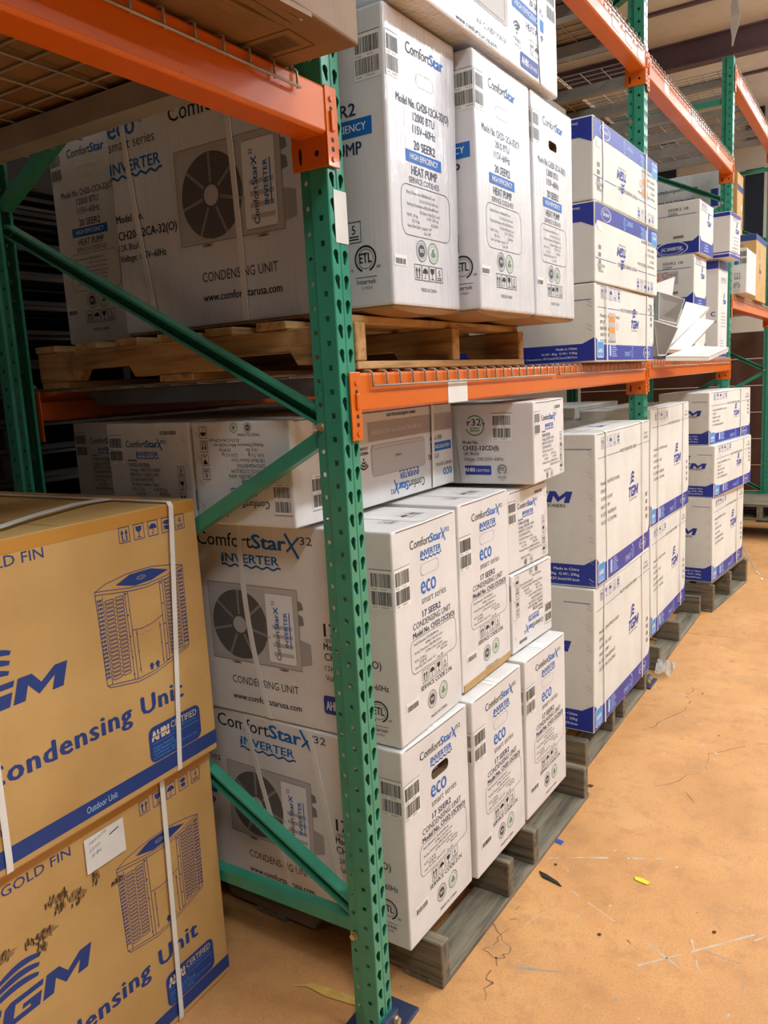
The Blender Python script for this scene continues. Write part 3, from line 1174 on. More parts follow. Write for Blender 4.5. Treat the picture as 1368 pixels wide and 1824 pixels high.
M_WALL = q.m
wl = MB()
wl.box((13.0, -9, 0), (13.2, 7, 5.6))
struct(wl.build('wall_far', M_WALL))
wl = MB()
wl.box((-4, 6.8, 0), (13.0, 7, 5.6))
struct(wl.build('wall_left', simple('dark_metal_wall', (44, 42, 40), .7, 0, (34, 32, 30), 2)))
cl = MB()
q = NT('roof_insulation_facing')
q.base(q.mix(q.ramp(q.noise(1.2, 5, .6), [(.4, BLK), (.7, WHT)]), rgb(224, 226, 228), rgb(200, 202, 204)))
q.set(.75)
q.bump(q.noise(2.5, 5, .6), .5, .03)
M_ROOF = q.m
cl.box((-4, -9, 5.46), (13.0, 6.8, 5.6))
struct(cl.build('ceiling', M_ROOF))
M_PURPLE = simple('dark_purple_primer_steel', (120, 100, 110), .6, .1, (98, 84, 98), 1.5)
mb = MB()
X0 = 9.5
mb.box((X0, -9, 5.17), (X0 + .16, 6.8, 5.185))
mb.box((X0 + .075, -9, 5.185), (X0 + .085, 6.8, 5.445))
mb.box((X0, -9, 5.445), (X0 + .16, 6.8, 5.46))
struct(mb.build('trim_1', M_PURPLE))
for i, x in enumerate((4.0, 6.0, 8.45, 11.2)):
    mb = MB()
    mb.box((x, -9, 5.43), (x + .06, 6.8, 5.46))
    struct(mb.build('trim_%d' % (2 + i), M_PURPLE))
M_GLASS = simple('dark_window_pane', (36, 46, 60), .35, 0, (30, 38, 48), 2)
for i, (y0, y1, z0, z1) in enumerate(((.84, 1.11, 5.0, 5.46), (.83, 1.10, 3.3, 4.56), (2.15, 2.45, 3.3, 5.3), (-1.2, -.9, 3.3, 5.3))):
    mb = MB()
    mb.box((12.96, y0, z0), (13.0, y1, z1))
    struct(mb.build('window_%d' % (i + 1), M_GLASS))
# insulation strip hanging down from the roof
mb = MB()
pts = [(8.6, .60, 5.465), (8.6, .61, 5.36), (8.58, .595, 5.25), (8.59, .605, 5.15), (8.6, .615, 5.05), (8.6, .625, 4.96)]
wds = (.05, .075, .09, .085, .035, .012)
for i in range(5):
    p, r_ = Vector(pts[i]), Vector(pts[i + 1])
    a, b = Vector((0, wds[i] / 2, 0)), Vector((0, wds[i + 1] / 2, 0))
    t = Vector((.012, 0, 0))
    mb.hexa([p - a, p + a, p + a + t, p - a + t, r_ - b, r_ + b, r_ + b + t, r_ - b + t])
tag(mb.build('torn_insulation', M_ROOF), 'torn strip of pale roof insulation hanging down in front of the purple roof beam', 'insulation')

# ------------------------------------------------------------------ rack frames
PITCHZ = .0508
H_FR = 3.63


def cellmesh(w, h, hole):
    out = [(0, 0), (w / 2, 0), (w, 0), (w, h / 2), (w, h), (w / 2, h), (0, h), (0, h / 2)]
    tr = tessellate_polygon([[Vector((x, y, 0)) for x, y in out], [Vector((x, y, 0)) for x, y in hole]])
    return out + hole, [tuple(t) for t in tr]


def tear(cx, top, lean):
    P = []
    R_ = .0088
    cy = top
    for i in range(13):
        a = PI * (-.18 + 1.36 * i / 12)
        P.append((cx + R_ * math.cos(a), cy + R_ * math.sin(a)))
    ex, ey, r2 = cx + lean, cy - .0175, .0038
    for i in range(7):
        a = PI * (1.08 + .84 * i / 6)
        P.append((ex + r2 * math.cos(a), ey + r2 * math.sin(a)))
    return P


def sheet_mesh():
    mb = MB()
    n = int(H_FR / PITCHZ)
    K0 = .05

    def strip(origin, u, w, holes, z0):
        """vertical strip of the profile from origin along u, width w, pierced once per pitch"""
        u = Vector(u)
        o = Vector(origin)
        if holes is None:
            mb.add([o, o + u * w, o + u * w + Vector((0, 0, H_FR)), o + Vector((0, 0, H_FR))], [(0, 1, 2, 3)])
            return
        vs, fs = cellmesh(w, PITCHZ, holes)
        z = z0
        if z > 0:
            mb.add([o, o + u * w, o + u * w + Vector((0, 0, z)), o + Vector((0, 0, z))], [(0, 1, 2, 3)])
        while z + PITCHZ <= H_FR:
            mb.add([o + u * x + Vector((0, 0, z + y)) for x, y in vs], fs)
            z += PITCHZ
        mb.add([o + u * 0 + Vector((0, 0, z)), o + u * w + Vector((0, 0, z)), o + u * w + Vector((0, 0, H_FR)), o + Vector((0, 0, H_FR))], [(0, 1, 2, 3)])

    y0 = .010
    sq = [(.0223 + i * .0056, .0254 + j * .0056) for i, j in ((-1, -1), (1, -1), (1, 1), (-1, 1))]
    rd = [(.0155 + .0054 * math.cos(2 * PI * i / 10), .0254 + .0054 * math.sin(2 * PI * i / 10)) for i in range(10)]
    # front face
    strip((0.002, y0, 0), (1, 0, 0), .027, tear(.0125, .0295, .0035), .05 - .021 - .0295)
    strip((0.033, y0, 0), (1, 0, 0), .027, tear(.0145, .0295, -.0035), .05 - .021 - .0295)
    mb.add([(.029, y0, 0), (.031, y0 + .0025, 0), (.031, y0 + .0025, H_FR), (.029, y0, H_FR)], [(0, 1, 2, 3)])
    mb.add([(.031, y0 + .0025, 0), (.033, y0, 0), (.033, y0, H_FR), (.031, y0 + .0025, H_FR)], [(0, 1, 2, 3)])
    for sx, X in ((1, 0.0), (-1, .062)):
        mb.add([(X + sx * .002, y0, 0), (X, y0 + .002, 0), (X, y0 + .002, H_FR), (X + sx * .002, y0, H_FR)], [(0, 1, 2, 3)])
        strip((X, y0 + .002, 0), (0, 1, 0), .0425, [(a - .0023 + .0005, b) for a, b in sq], .05 - .0254)
        mb.add([(X, y0 + .0445, 0), (X + sx * .008, y0 + .049, 0), (X + sx * .008, y0 + .049, H_FR), (X, y0 + .0445, H_FR)], [(0, 1, 2, 3)])
        strip((X + sx * .008, y0 + .049, 0), (0, 1, 0), .025, [(a - .003, b) for a, b in rd], .05 - .0254 - .0267 + PITCHZ - .0254 * 0)
        mb.add([(X + sx * .008, y0 + .074, 0), (X + sx * .017, y0 + .075, 0), (X + sx * .017, y0 + .075, H_FR), (X + sx * .008, y0 + .074, H_FR)], [(0, 1, 2, 3)])
    me = bpy.data.meshes.new('column')
    me.from_pydata([tuple(v) for v in mb.v], [], mb.f)
    bm = bmesh.new()
    bm.from_mesh(me)
    bmesh.ops.remove_doubles(bm, verts=bm.verts, dist=1e-5)
    ctr = Vector((.031, .05, 0))
    for f in bm.faces:
        c = f.calc_center_median()
        d = Vector((c.x - ctr.x, c.y - ctr.y, 0))
        if f.normal.dot(d) < 0:
            f.normal_flip()
    bm.to_mesh(me)
    bm.free()
    me.materials.append(M_GREEN)
    return me


COLM = sheet_mesh()
DEPTH = 1.22


def channel(root, a, b, open_side, x0=.018, x1=.050, hw=.0165):
    """C brace from a=(y,z) to b=(y,z) lying in the frame plane"""
    (ya, za), (yb, zb) = a, b
    L = math.hypot(yb - ya, zb - za)
    ey, ez = (yb - ya) / L, (zb - za) / L
    ny, nz = -ez, ey
    if nz < 0:
        ny, nz = -ny, -nz
    t = .0025
    if open_side:      # web away from the viewer, flanges and small lips towards -x
        prof = [(x0, hw), (x1, hw), (x1, -hw), (x0, -hw), (x0, -hw + .007), (x0 + t, -hw + .007), (x0 + t, -hw + t), (x1 - t, -hw + t), (x1 - t, hw - t), (x0 + t, hw - t), (x0 + t, hw - .007), (x0, hw - .007)]
    else:
        prof = [(x1, hw), (x0, hw), (x0, -hw), (x1, -hw), (x1, -hw + .007), (x1 - t, -hw + .007), (x1 - t, -hw + t), (x0 + t, -hw + t), (x0 + t, hw - t), (x1 - t, hw - t), (x1 - t, hw - .007), (x1, hw - .007)]
    mb = MB()
    n = len(prof)
    vs = []
    for (y, z) in (a, b):
        vs += [(px, y + ny * q, z + nz * q) for px, q in prof]
    fs = [(i, (i + 1) % n, n + (i + 1) % n, n + i) for i in range(n)] + [tuple(range(n)), tuple(range(n, 2 * n))]
    mb.add(vs, fs)
    return mb.build('brace', M_GREEN, root)


def bolt(root, p, d, r=.009):
    mb = MB()
    p, d = Vector(p), Vector(d)
    mb.cyl(p, p + d * .003, r * 1.25, 14)
    mb.cyl(p + d * .003, p + d * .011, r, 6)
    return mb.build('bolt', M_ZINC, root)


def frame(x, label, flip=False):
    root = thing('rack_upright_frame', label, 'rack upright', (x, 0, 0), 0, 'green rack frames')
    for k in range(2):
        o = bpy.data.objects.new('column', COLM)
        COL.objects.link(o)
        o.parent = root
        if k:
            o.location = (.062, DEPTH, 0)
            o.rotation_euler = (0, 0, PI)
        m = o.modifiers.new('solid', 'SOLIDIFY')
        m.thickness, m.offset = .0025, -1
    for k in range(2):
        mb = MB()
        ya, yb = (-.022, .115) if k == 0 else (DEPTH - .115, DEPTH + .022)
        mb.box((-.004, ya, .0), (.138, yb, .009))
        yy = (-.006, .008) if k == 0 else (DEPTH - .008, DEPTH + .006)
        mb.box((-.004, min(yy), .009), (.066, max(yy), .055))
        bp = mb.build('base_plate', M_NAVY, root, .002)
        if k == 0:
            for bx in (.012, .050):
                bolt(bp, (bx, -.006, .034), (0, -1, 0))
    A, B = .084, DEPTH - .084
    channel(root, (A, .284), (B, .284), False)
    if flip:
        A, B = B, A
    channel(root, (A, .326), (B, .908), True)
    channel(root, (B, .915), (A, 1.476), False)
    channel(root, (A, 1.517), (B, 2.062), True)
    channel(root, (B, 2.125), (A, 2.66), False)
    channel(root, (A, 2.72), (B, 3.24), True)
    channel(root, (A, 3.36), (B, 3.36), False)
    for z in (.268, 1.50, 2.69):
        bolt(root, (.008, .072, z), (-1, 0, 0), .008)
    return root


PX = (0.0, 2.49, 4.83, 7.25)
f0 = frame(0.0, 'nearest tall green upright frame with punched columns and diagonal braces, left of centre')
mb = MB()
mb.box((.016, .0084, 1.88), (.0615, .0096, 1.985))
mb.build('label_sheet', M_PAPER, f0)['label'] = 'blank white sticker on the green column'
frame(PX[1], 'green upright frame behind the middle stack of white and blue cartons', True)
frame(PX[2], 'green upright frame behind the far white cartons and the bent white trays')
frame(PX[3], 'farthest green upright frame at the right edge of the photo, beyond the orange shelf')


# ------------------------------------------------------------------ beams
def beam(xa, xb, z0, z1, label, rear=False, stickers=(), clip=True, group='orange rack beams'):
    """shelf beam from post face xa to post face xb; z0..z1 box section"""
    yb = DEPTH if rear else 0.0
    sg = -1 if rear else 1
    root = thing('rack_beam', label, 'rack beam', (xa, yb, z0), 0, group)
    L = xb - xa
    h = z1 - z0
    Y = lambda y: y * sg
    mb = MB()
    prof = [(Y(.004), .006), (Y(.010), 0), (Y(.072), 0), (Y(.078), .006), (Y(.078), h - .03), (Y(.045), h - .03), (Y(.045), h), (Y(.008), h), (Y(.004), h - .006)]
    mb.prism(prof, .003, L - .003, 'x')
    mb.build('beam_body', M_ORANGE, root, .0015, 2)
    for e in range(2):
        s = 1 if e == 0 else -1
        x = 0 if e == 0 else L
        mb = MB()
        t = .004
        zb = -.06
        xs = sorted((x, x + s * t))
        mb.box((xs[0], min(Y(.006), Y(.094)), zb), (xs[1], max(Y(.006), Y(.094)), h + .002))
        xs = sorted((x + s * t, x - s * .036))
        mb.box((xs[0], min(Y(.0055), Y(.0015)), zb), (xs[1], max(Y(.0055), Y(.0015)), h + .002))
        c = mb.build('beam_connector', M_ORANGE, root, .0015, 2)
        mb = MB()
        xr = x - s * .014
        for z in (h - .022, h - .075, -.045):
            mb.cyl((xr, Y(.0015), z), (xr, Y(-.0015), z), .0055, 10)
        mb.build('rivet', M_ORANGE, c)
        mb = MB()
        for z in (h - .041, -.008, -.026):
            mb.cyl((xr, Y(.0016), z), (xr, Y(.0011), z), .005, 12)
        xo = x + s * (t + .0002)
        for yy, hh, ww in ((.072, .017, .004), (.030, .006, .0055)):
            ring = [(xo, Y(yy + ww * math.cos(2 * PI * i / 14)), -.032 + hh * math.sin(2 * PI * i / 14)) for i in range(14)]
            mb.add(ring + [(xo - s * .001, p[1], p[2]) for p in ring], [tuple(range(14))] + [(i, (i + 1) % 14, 14 + (i + 1) % 14, 14 + i) for i in range(14)])
        mb.build('punched_hole', M_SLOT, c)['label'] = 'dark holes punched in the connector'
        if not rear:
            mb = MB()
            mb.box((xr - .006, -.0035, .008), (xr + .006, .0015, h - .044))
            mb.build('safety_clip', M_ORANGE, c, .002)
    for (x0, x1, za, zb) in stickers:
        mb = MB()
        mb.box((x0 - xa, .0028, za), (x1 - xa, .0040, zb))
        mb.build('beam_label', M_PAPER, root)['label'] = 'white paper label on the beam'
    return root


W = .062
G_ = lambda i: PX[i] + W
beam(-2.44, 0.0, 2.086, 2.178, 'big orange beam crossing the top left of the photo above the nearest bay')
beam(-2.44, 0.0, 2.086, 2.178, 'rear orange beam of the nearest bay, behind the wire deck', True)
beam(G_(0), PX[1], 1.526, 1.612, 'orange beam with a white tag under the stack of big wrapped cartons', False, ((.478, .592, .0, .060),))
beam(G_(0), PX[1], 1.526, 1.612, 'dark rear orange beam behind the pallet of wrapped cartons', True)
beam(G_(1), PX[2], 1.534, 1.622, 'orange beam under the loose white metal panels')
beam(G_(1), PX[2], 1.534, 1.622, 'rear orange beam of the shelf with the white metal panels', True)
beam(G_(0), PX[1], 2.895, 2.99, 'orange beam with white labels high above the wrapped cartons', False, ((1.98, 2.08, .02, .08), (2.17, 2.27, .02, .08), (2.36, 2.47, .015, .085)))
beam(G_(0), PX[1], 2.895, 2.99, 'rear orange beam of the high deck above the wrapped cartons', True)
beam(G_(1), PX[2], 2.875, 2.975, 'orange beam with three small labels high above the white trays', False, ((2.84, 2.93, .015, .075), (3.47, 3.57, .015, .075), (4.22, 4.30, .02, .07)))
beam(G_(1), PX[2], 2.875, 2.975, 'rear orange beam of the high deck above the white trays', True)
beam(G_(2), PX[3], 3.47, 3.58, 'highest orange beam at the upper right corner with a row of white labels', False, tuple((5.05 + .34 * i, 5.15 + .34 * i, .02, .085) for i in range(5)))
beam(G_(2), PX[3], 1.97, 2.07, 'orange beam at the right edge under the brown cardboard box')
beam(G_(2), PX[3], 1.97, 2.07, 'rear orange beam of the far shelf at the right edge', True)


# ------------------------------------------------------------------ wire decks
def deck(x0, x1, ztop, label, step=.06, along=.10, chans=3, lip=.032, fine=False):
    root = thing('wire_deck', label, 'wire deck', (x0, 0, ztop), 0, 'wire decks')
    mb = MB()
    r = .0026
    L = x1 - x0
    n = int(L / step)
    o = (L - n * step) / 2
    nn = 5
    for i in range(n + 1):
        x = o + i * step
        mb.tube([(x, -.002, -lip), (x, -.002, -.002), (x, .003, .003), (x, .012, .004), (x, DEPTH - .012, .004), (x, DEPTH + .002, -.002), (x, DEPTH + .002, -lip)], r, nn)
    mb.tube([(o - .004, -.0065, -lip + .002), (L - o + .004, -.0065, -lip + .002)], r * 1.1, nn)
    mb.tube([(o - .004, DEPTH + .0065, -lip + .002), (L - o + .004, DEPTH + .0065, -lip + .002)], r * 1.1, nn)
    k = int((DEPTH - .2) / along)
    for j in range(k + 1):
        y = .13 + j * along
        mb.tube([(o - .004, y, -.0012), (L - o + .004, y, -.0012)], r, nn)
    mb.build('wire_mesh', M_WIRE, root, smooth=True)
    for i in range(chans):
        x = L * (i + .5) / chans if chans > 1 else L / 2
        if fine:
            x = L - .155 - i * .41
        c = MB()
        t = .003
        hw, hh = .026, .046
        z = -.0042
        prof = [(x - hw, z), (x - hw, z - hh), (x + hw, z - hh), (x + hw, z), (x + hw - t, z), (x + hw - t, z - hh + t), (x - hw + t, z - hh + t), (x - hw + t, z)]
        c.prism([(a, b) for a, b in prof], .048, DEPTH - .048, 'y')
        c.build('support_channel', M_CHAN, root)
    return root


deck(-1.24, -.085, 2.178, 'wire deck nearest the post above the brown cartons, seen from below', .0665, .10, 3, .032, True)
deck(-2.40, -1.26, 2.178, 'wire deck of the nearest bay, to the left of the deck beside the post', .0665, .10, 3, .032, True)
deck(.10, 1.26, 1.612, 'wire deck under the pallet of big wrapped cartons')
deck(1.285, 2.46, 1.612, 'wire deck under the three stacked white and blue cartons')
deck(2.58, 3.67, 1.622, 'wire deck under the loose white metal panels')
deck(3.70, 4.80, 1.622, 'wire deck under the tall white box behind the metal panels')
deck(.10, 1.26, 2.99, 'high wire deck above the big wrapped cartons')
deck(1.285, 2.46, 2.99, 'high wire deck above the three stacked white and blue cartons')
deck(2.58, 3.67, 2.975, 'high bare wire deck above the white trays, nearer half')
deck(3.70, 4.80, 2.975, 'high bare wire deck above the white trays, farther half')
deck(4.92, 6.03, 3.58, 'highest wire deck at the upper right, nearer half')
deck(6.06, 7.2, 3.58, 'highest wire deck at the upper right, farther half')
deck(4.92, 6.03, 2.07, 'wire deck under the white box at the right edge')
deck(6.06, 7.2, 2.07, 'wire deck under the brown cardboard box at the right edge')


# ------------------------------------------------------------------ pallets
def pallet(label, loc, rz, L, Dp, H, dark=True, top0=.10, stringers=None, notch=True, group='wooden pallets', tops=7):
    """stringers run along y (into the rack), boards along x"""
    root = thing('wooden_pallet', label, 'pallet', loc, rz, group)
    mx, my = (M_WOODX, M_WOODY) if dark else (M_TANX, M_TANY) if dark is False else (M_SHADEX, M_SHADEX)
    tb = .018
    R = random.Random(int(L * 1000 + Dp * 100 + loc[0] * 77))
    for x in (stringers or (.0, L / 2 - .02, L - .04)):
        w = .04
        z0, z1 = tb, H - tb
        nh = (z1 - z0) * .36 if notch else 0
        a, b = Dp * .15, Dp * .36
        c, d = Dp * .64, Dp * .85
        prof = [(0, z0), (a, z0), (a + .02, z0 + nh), (b - .02, z0 + nh), (b, z0), (c, z0), (c + .02, z0 + nh), (d - .02, z0 + nh), (d, z0), (Dp, z0), (Dp, z1), (0, z1)]
        mb = MB()
        mb.prism(prof, x, x + w, 'x')
        mb.build('stringer', my, root, .003, 1)
    ys = [top0 + (Dp - top0 - .09) * i / (tops - 1) for i in range(tops)]
    for y in ys:
        j = R.uniform(-.006, .006)
        mb = MB()
        mb.box((-.002 + j, y, H - tb), (L + .002 + j, y + .09, H))
        mb.build('deck_board', mx, root, .002, 1)
    for y in (0.002, Dp / 2 - .06, Dp - .122):
        j = R.uniform(-.006, .006)
        mb = MB()
        mb.box((-.002 + j, y, 0), (L + .002 + j, y + .12, tb))
        mb.build('bottom_board', mx, root, .002, 1)
    return root


pallet('weathered grey pallet on the floor under the nearest white cartons', (.225, -.045, 0), -.028, 1.12, 1.2, .15, True, .14, (.0, .41, .60, 1.07))
pallet('weathered pallet on the floor under the tall cream and blue cartons', (1.54, .0, 0), -.01, .925, 1.0, .138, True, .10, (.0, .36, .52, .885))
pallet('pallet with a split front board under the second pair of tall cream cartons', (2.76, .0, 0), 0, 1.10, 1.0, .145, True, .10, (.0, .47, 1.06))
pallet('farthest pallet on the floor under the three-high cream and blue stack', (3.935, -.06, 0), -.10, .86, .9, .195, True, .02, (.0, .4, .82))
pallet('tan pallet on the orange shelf under the big wrapped cartons', (.078, .014, 1.6195), 0, .95, 1.12, .120, False, .02, (.0, .46, .91))

# ------------------------------------------------------------------ white 17 SEER2 cartons on the near pallet
CS = (.338, .838, .542)
G17 = 'white 17 SEER2 condensing unit cartons'


def c17(label, loc, rz, seed, hole=False, num='6', lift=0.0):
    pr = {'front': end17(num, hole, seed), 'left': side17(seed).shift(0, lift)}
    t = Print()
    t.text('www.comfortstarusa.com', .06, .30, .018, 'dark', w=.22)
    t.text('CONDENSING UNIT', .06, .25, .02, 'dark', w=.2)
    for i in range(4):
        icon(t, ('num', 'glass', 'umb', 'up')[i], .10 + .045 * i, .06, .04, 'black', .0014)
    for i in range(3):
        t.rect(.06, .42 + .03 * i, .2, .006, 'g2')
    pr['top'] = t
    c = carton('condensing_unit_carton', label, CS, loc, rz, M_WHITE, pr, 'box', G17, seed=seed, hole=(.133, .402, .097, .036) if hole else None)
    return c


def side_strap(c, dims, u0, u1, u2=None, top=False):
    """strap over the left face: from the top edge at u0, sagging to u1 at the bottom (u counted from the back)"""
    dx, dy, dz = dims
    um = (u0 + u1) / 2 if u2 is None else u2
    e = .0035
    ys = [dy - (u0 * (1 - t) * (1 - t) + 2 * um * t * (1 - t) + u1 * t * t) for t in [i / 10 for i in range(11)]]
    pts = [(dx * .6, dy - u0, dz + e), (.03, dy - u0, dz + e), (.004, dy - u0, dz + e * .7)] if top else []
    pts += [(-e, y, dz - .004 - (dz - .008) * i / 10) for i, y in enumerate(ys)]
    strap(c, pts, (0, 1, 0), .017)


L1a = c17('white carton with an open hand hole, bottom of the stack beside the near green column', (.149, -.002, .151), -.026, 101, True, '6', .013)
side_strap(L1a, CS, .311, .455)
side_strap(L1a, CS, .549, .645)
L1b = c17('white carton in the bottom row, in the middle of the near pallet', (.494, -.022, .151), -.026, 102)
L1c = c17('white carton at the far end of the bottom row of the near pallet', (.853, -.032, .151), -.032, 103)
L2a = c17('white carton on the second layer, directly right of the near green column', (.160, .003, .697), .006, 104)
side_strap(L2a, CS, .366, .425, .35)
L2b = c17('white carton on the second layer with its kraft bottom edge showing', (.527, .016, .702), 0, 105)
mb = MB()
mb.box((.004, -.0012, -.0005), (.334, .05, .022))
mb.build('torn_bottom_edge', simple('raw_kraft_board', (196, 158, 106), .8, 0, (176, 136, 86), 9), L2b, .0006, 1)['label'] = 'bare brown cardboard along the bottom edge'

CI = (.315, .84, .26)
GI = 'white indoor unit cartons with a blue logo'
e_up, e_dn = end_in(31), end_in(32).rot180(.315, .26)
carton('indoor_unit_carton', 'small upside-down white carton on the far bottom-row carton of the near pallet', CI, (.876, .012, .702), -.04, M_WHITE, {'front': e_dn, 'left': side_in(32).rot180(.84, .26)}, 'box', GI, seed=32)
carton('indoor_unit_carton', 'small white carton standing upright on the upside-down small carton', CI, (.876, .022, .968), -.045, M_WHITE, {'front': end_in(33), 'left': side_in(33)}, 'box', GI, seed=33)
t2 = carton('indoor_unit_carton', 'white carton with a round green r32 seal under the orange beam', CI, (.967, -.036, 1.2435), .045, M_WHITE, {'front': end_in(34), 'left': side_in(34)}, 'box', GI, seed=34)
side_strap(t2, CI, .575, .600, None, True)


def swap(d, label, loc, rz, pf, pl, seed):
    """carton lying along the aisle: long print on the front, end print on the left"""
    return carton('indoor_unit_carton', label, d, loc, rz, M_WHITE, {'front': pf, 'left': pl}, 'box', GI, seed=seed)


LI = (.84, .315, .26)
t1 = swap(LI, 'upside-down white carton lying behind the near green column under the beam', (.066, .211, 1.2545), .004, side_in(35).rot180(.84, .26), end_in(35).rot180(.315, .26), 35)
pts = [(.70, .004, .2635), (.70, -.0035, .256), (.695, -.0035, .13), (.69, -.0035, .004)]
strap(t1, pts, (1, 0, 0), .015)
swap(LI, 'upright white carton behind the upside-down one, above the brown cartons', (.064, .534, 1.2545), 0, side_in(36), end_in(36), 36)
swap(LI, 'rearmost white carton in the shade under the orange shelf at the left', (.200, .858, 1.2545), 0, side_in(37), end_in(37), 37)
# shaded white carton under the rearmost one
carton('condensing_unit_carton', 'white carton in the dark under the rearmost white carton of the near bay', (.838, .30, .548), (.16, .870, .7035), 0, M_WHITE, {}, 'box', seed=38)
carton('condensing_unit_carton', 'white carton at the very back of the near pallet, lowest in the dark', (.838, .30, .55), (.30, .862, .151), 0, M_WHITE, {}, 'box', seed=39)

# ------------------------------------------------------------------ wrapped 20 SEER2 cartons on the shelf
GU = 'white 20 SEER2 cartons under stretch film'


def c20(label, dims, loc, rz, seed, hole=False, body=None):
    c = carton('heat_pump_carton', label, dims, loc, rz, body or M_FILM, {'front': end20(hole, seed), 'left': side20(seed)}, 'box', GU, seed=seed, hole=(.125, .476, .078, .03) if hole else None, r=.007, amp=.0028)
    dx, dy, dz = dims
    mb = MB()
    n = 12
    for i in range(n):       # sagging kraft bottom flaps
        a, b = dx * i / n, dx * (i + 1) / n
        za = -.004 - .010 * math.sin(PI * i / n) ** .7
        zb = -.004 - .010 * math.sin(PI * min((i + 1) / n, 1)) ** .7 if i + 1 < n else -.004
        mb.hexa([(a, .004, -.0005), (a, dy - .01, -.0005), (a, dy - .01, za), (a, .012, za), (b, .004, -.0005), (b, dy - .01, -.0005), (b, dy - .01, zb), (b, .012, zb)])
    mb.build('bottom_flap', M_KRAFT2, c)['label'] = 'brown cardboard bottom flaps'
    return c


CH = (.343, .862, .612)
U1 = c20('wrapped white heat pump carton nearest the green column on the tan pallet', (.312, .885, .614), (.137, -.056, 1.7545), -.014, 111)
d = (.312, .885, .614)
side_strap(U1, d, .06, .135, .08)
side_strap(U1, d, .43, .45, .452)
U2 = c20('wrapped white heat pump carton in the middle of the three on the tan pallet', (.352, .862, .606), (.459, -.106, 1.7545), -.012, 112)
U3 = c20('wrapped white heat pump carton with an open hand hole, farthest on the tan pallet', (.338, .862, .610), (.829, -.107, 1.7545), 0, 113, True)
X1 = carton('heat_pump_carton', 'dark shaded white heat pump carton standing behind the wrapped ones at the upper left', (.75, .345, .61), (.250, .862, 1.7545), 0, M_WHITE, {'left': end20(False, 114)}, 'box', seed=114)
# big indoor carton across the top
vp = side_in(41, '20')
V = (.846, .315, .30)
pv = Print()
pv.rrfill(.03, .078, .46, .17, .014, 'g1')
pv.rrline(.05, .085, .42, .15, .014, .0014, 'g3', 1)
pv.text('AIR CONDITIONER', .477, .036, .012, 'dark', 'r', w=.17)
pv.text('www.comfortstarusa.com', .42, .010, .012, 'black', 'r', w=.22, bold=.012)
for i, r_ in enumerate((.010, .018, .026)):
    pv.ring(.547, .086, r_ - .0026, r_ + .0026, 'black', a0=PI * .22, a1=PI * .78, n=14)
pv.disc(.547, .086, .0036, 'black')
pv.text('WIRELESS', .547, .065, .009, 'black', 'c', w=.052, bold=.02)
pv.text('CONTROL', .547, .052, .009, 'black', 'c', w=.050, bold=.02)
icon(pv, 'up', .633, .062, .034)
icon(pv, 'umb', .668, .062, .034)
pv.rrfill(.566, .012, .125, .038, .006, 'tgm')
pv.text('AHRI', .574, .022, .018, 'white', w=.045, bold=.03, lay=1)
pv.text('CERTIFIED', .624, .023, .010, 'white', w=.058, lay=1)
pv.rect(.519, .142, .219, .030, 'blue')
pv.text('HIGH EFFICIENCY', .535, .150, .014, 'white', w=.165, bold=.012, lay=1)
pv.text('20 SEER2', .735, .182, .016, 'navy', 'r', w=.10, bold=.016)
pv.text('HEAT PUMP', .735, .116, .017, 'navy', 'r', w=.125, bold=.014)
pv.ring(.665, .235, .026, .031, 'leaf', a0=-PI * .9, a1=PI * .75)
wave_label(pv, .762, .182, .070, .095, 5)
Vo = carton('indoor_unit_carton', 'wrapped white carton lying across the top of the three heat pump cartons', V, (.156, -.118, 2.3745), 0, M_FILM, {'front': pv}, 'box', seed=41, r=.007, amp=.0028)
strap(Vo, [(.70, .1, .3035), (.70, .004, .3035), (.70, -.004, .296), (.695, -.004, .15), (.712, -.004, .004)], (1, 0, 0), .016)

# ------------------------------------------------------------------ cream cartons with a blue band
GT = 'cream cartons with a royal blue band on the floor pallets'


def tgm(label, dims, loc, rz, seed, tall=True, up=True, hb=.105, dimtxt=None, logo=True, straps=(.13, .68), haz=False, group=GT, extra=None, top=False):
    dx, dy, dz = dims
    f = tgm_front(dx, dz, hb, tall, haz)
    l = tgm_side(dy, dz, hb, logo, *([dimtxt] if dimtxt else []))
    if extra:
        extra(f, l)
    if not up:
        f, l = f.rot180(dx, dz), l.rot180(dy, dz)
    t = Print()
    t.line([(.03, dy * .3), (dx * .4, dy * .3)], .002, 'tgm')
    t.line([(dx * .6, dy * .3), (dx - .03, dy * .3)], .002, 'tgm')
    tgm_logo(t, dx * .46, dy * .26, .07, 'tgm')
    c = carton('air_conditioner_carton', label, dims, loc, rz, M_CREAM, {'front': f, 'left': l, 'top': t}, 'box', group, seed=seed, amp=.0028)
    e = .0045
    for u in straps:
        k = .012 * math.sin(seed + u * 40)
        strap(c, ([(u, dy * .8, dz + e), (u, .005, dz + e)] if top else []) + [(u, -e, dz - .004), (u + k, -e, dz / 2), (u + k * .4, -e, .004)], (1, 0, 0), .013)
    return c


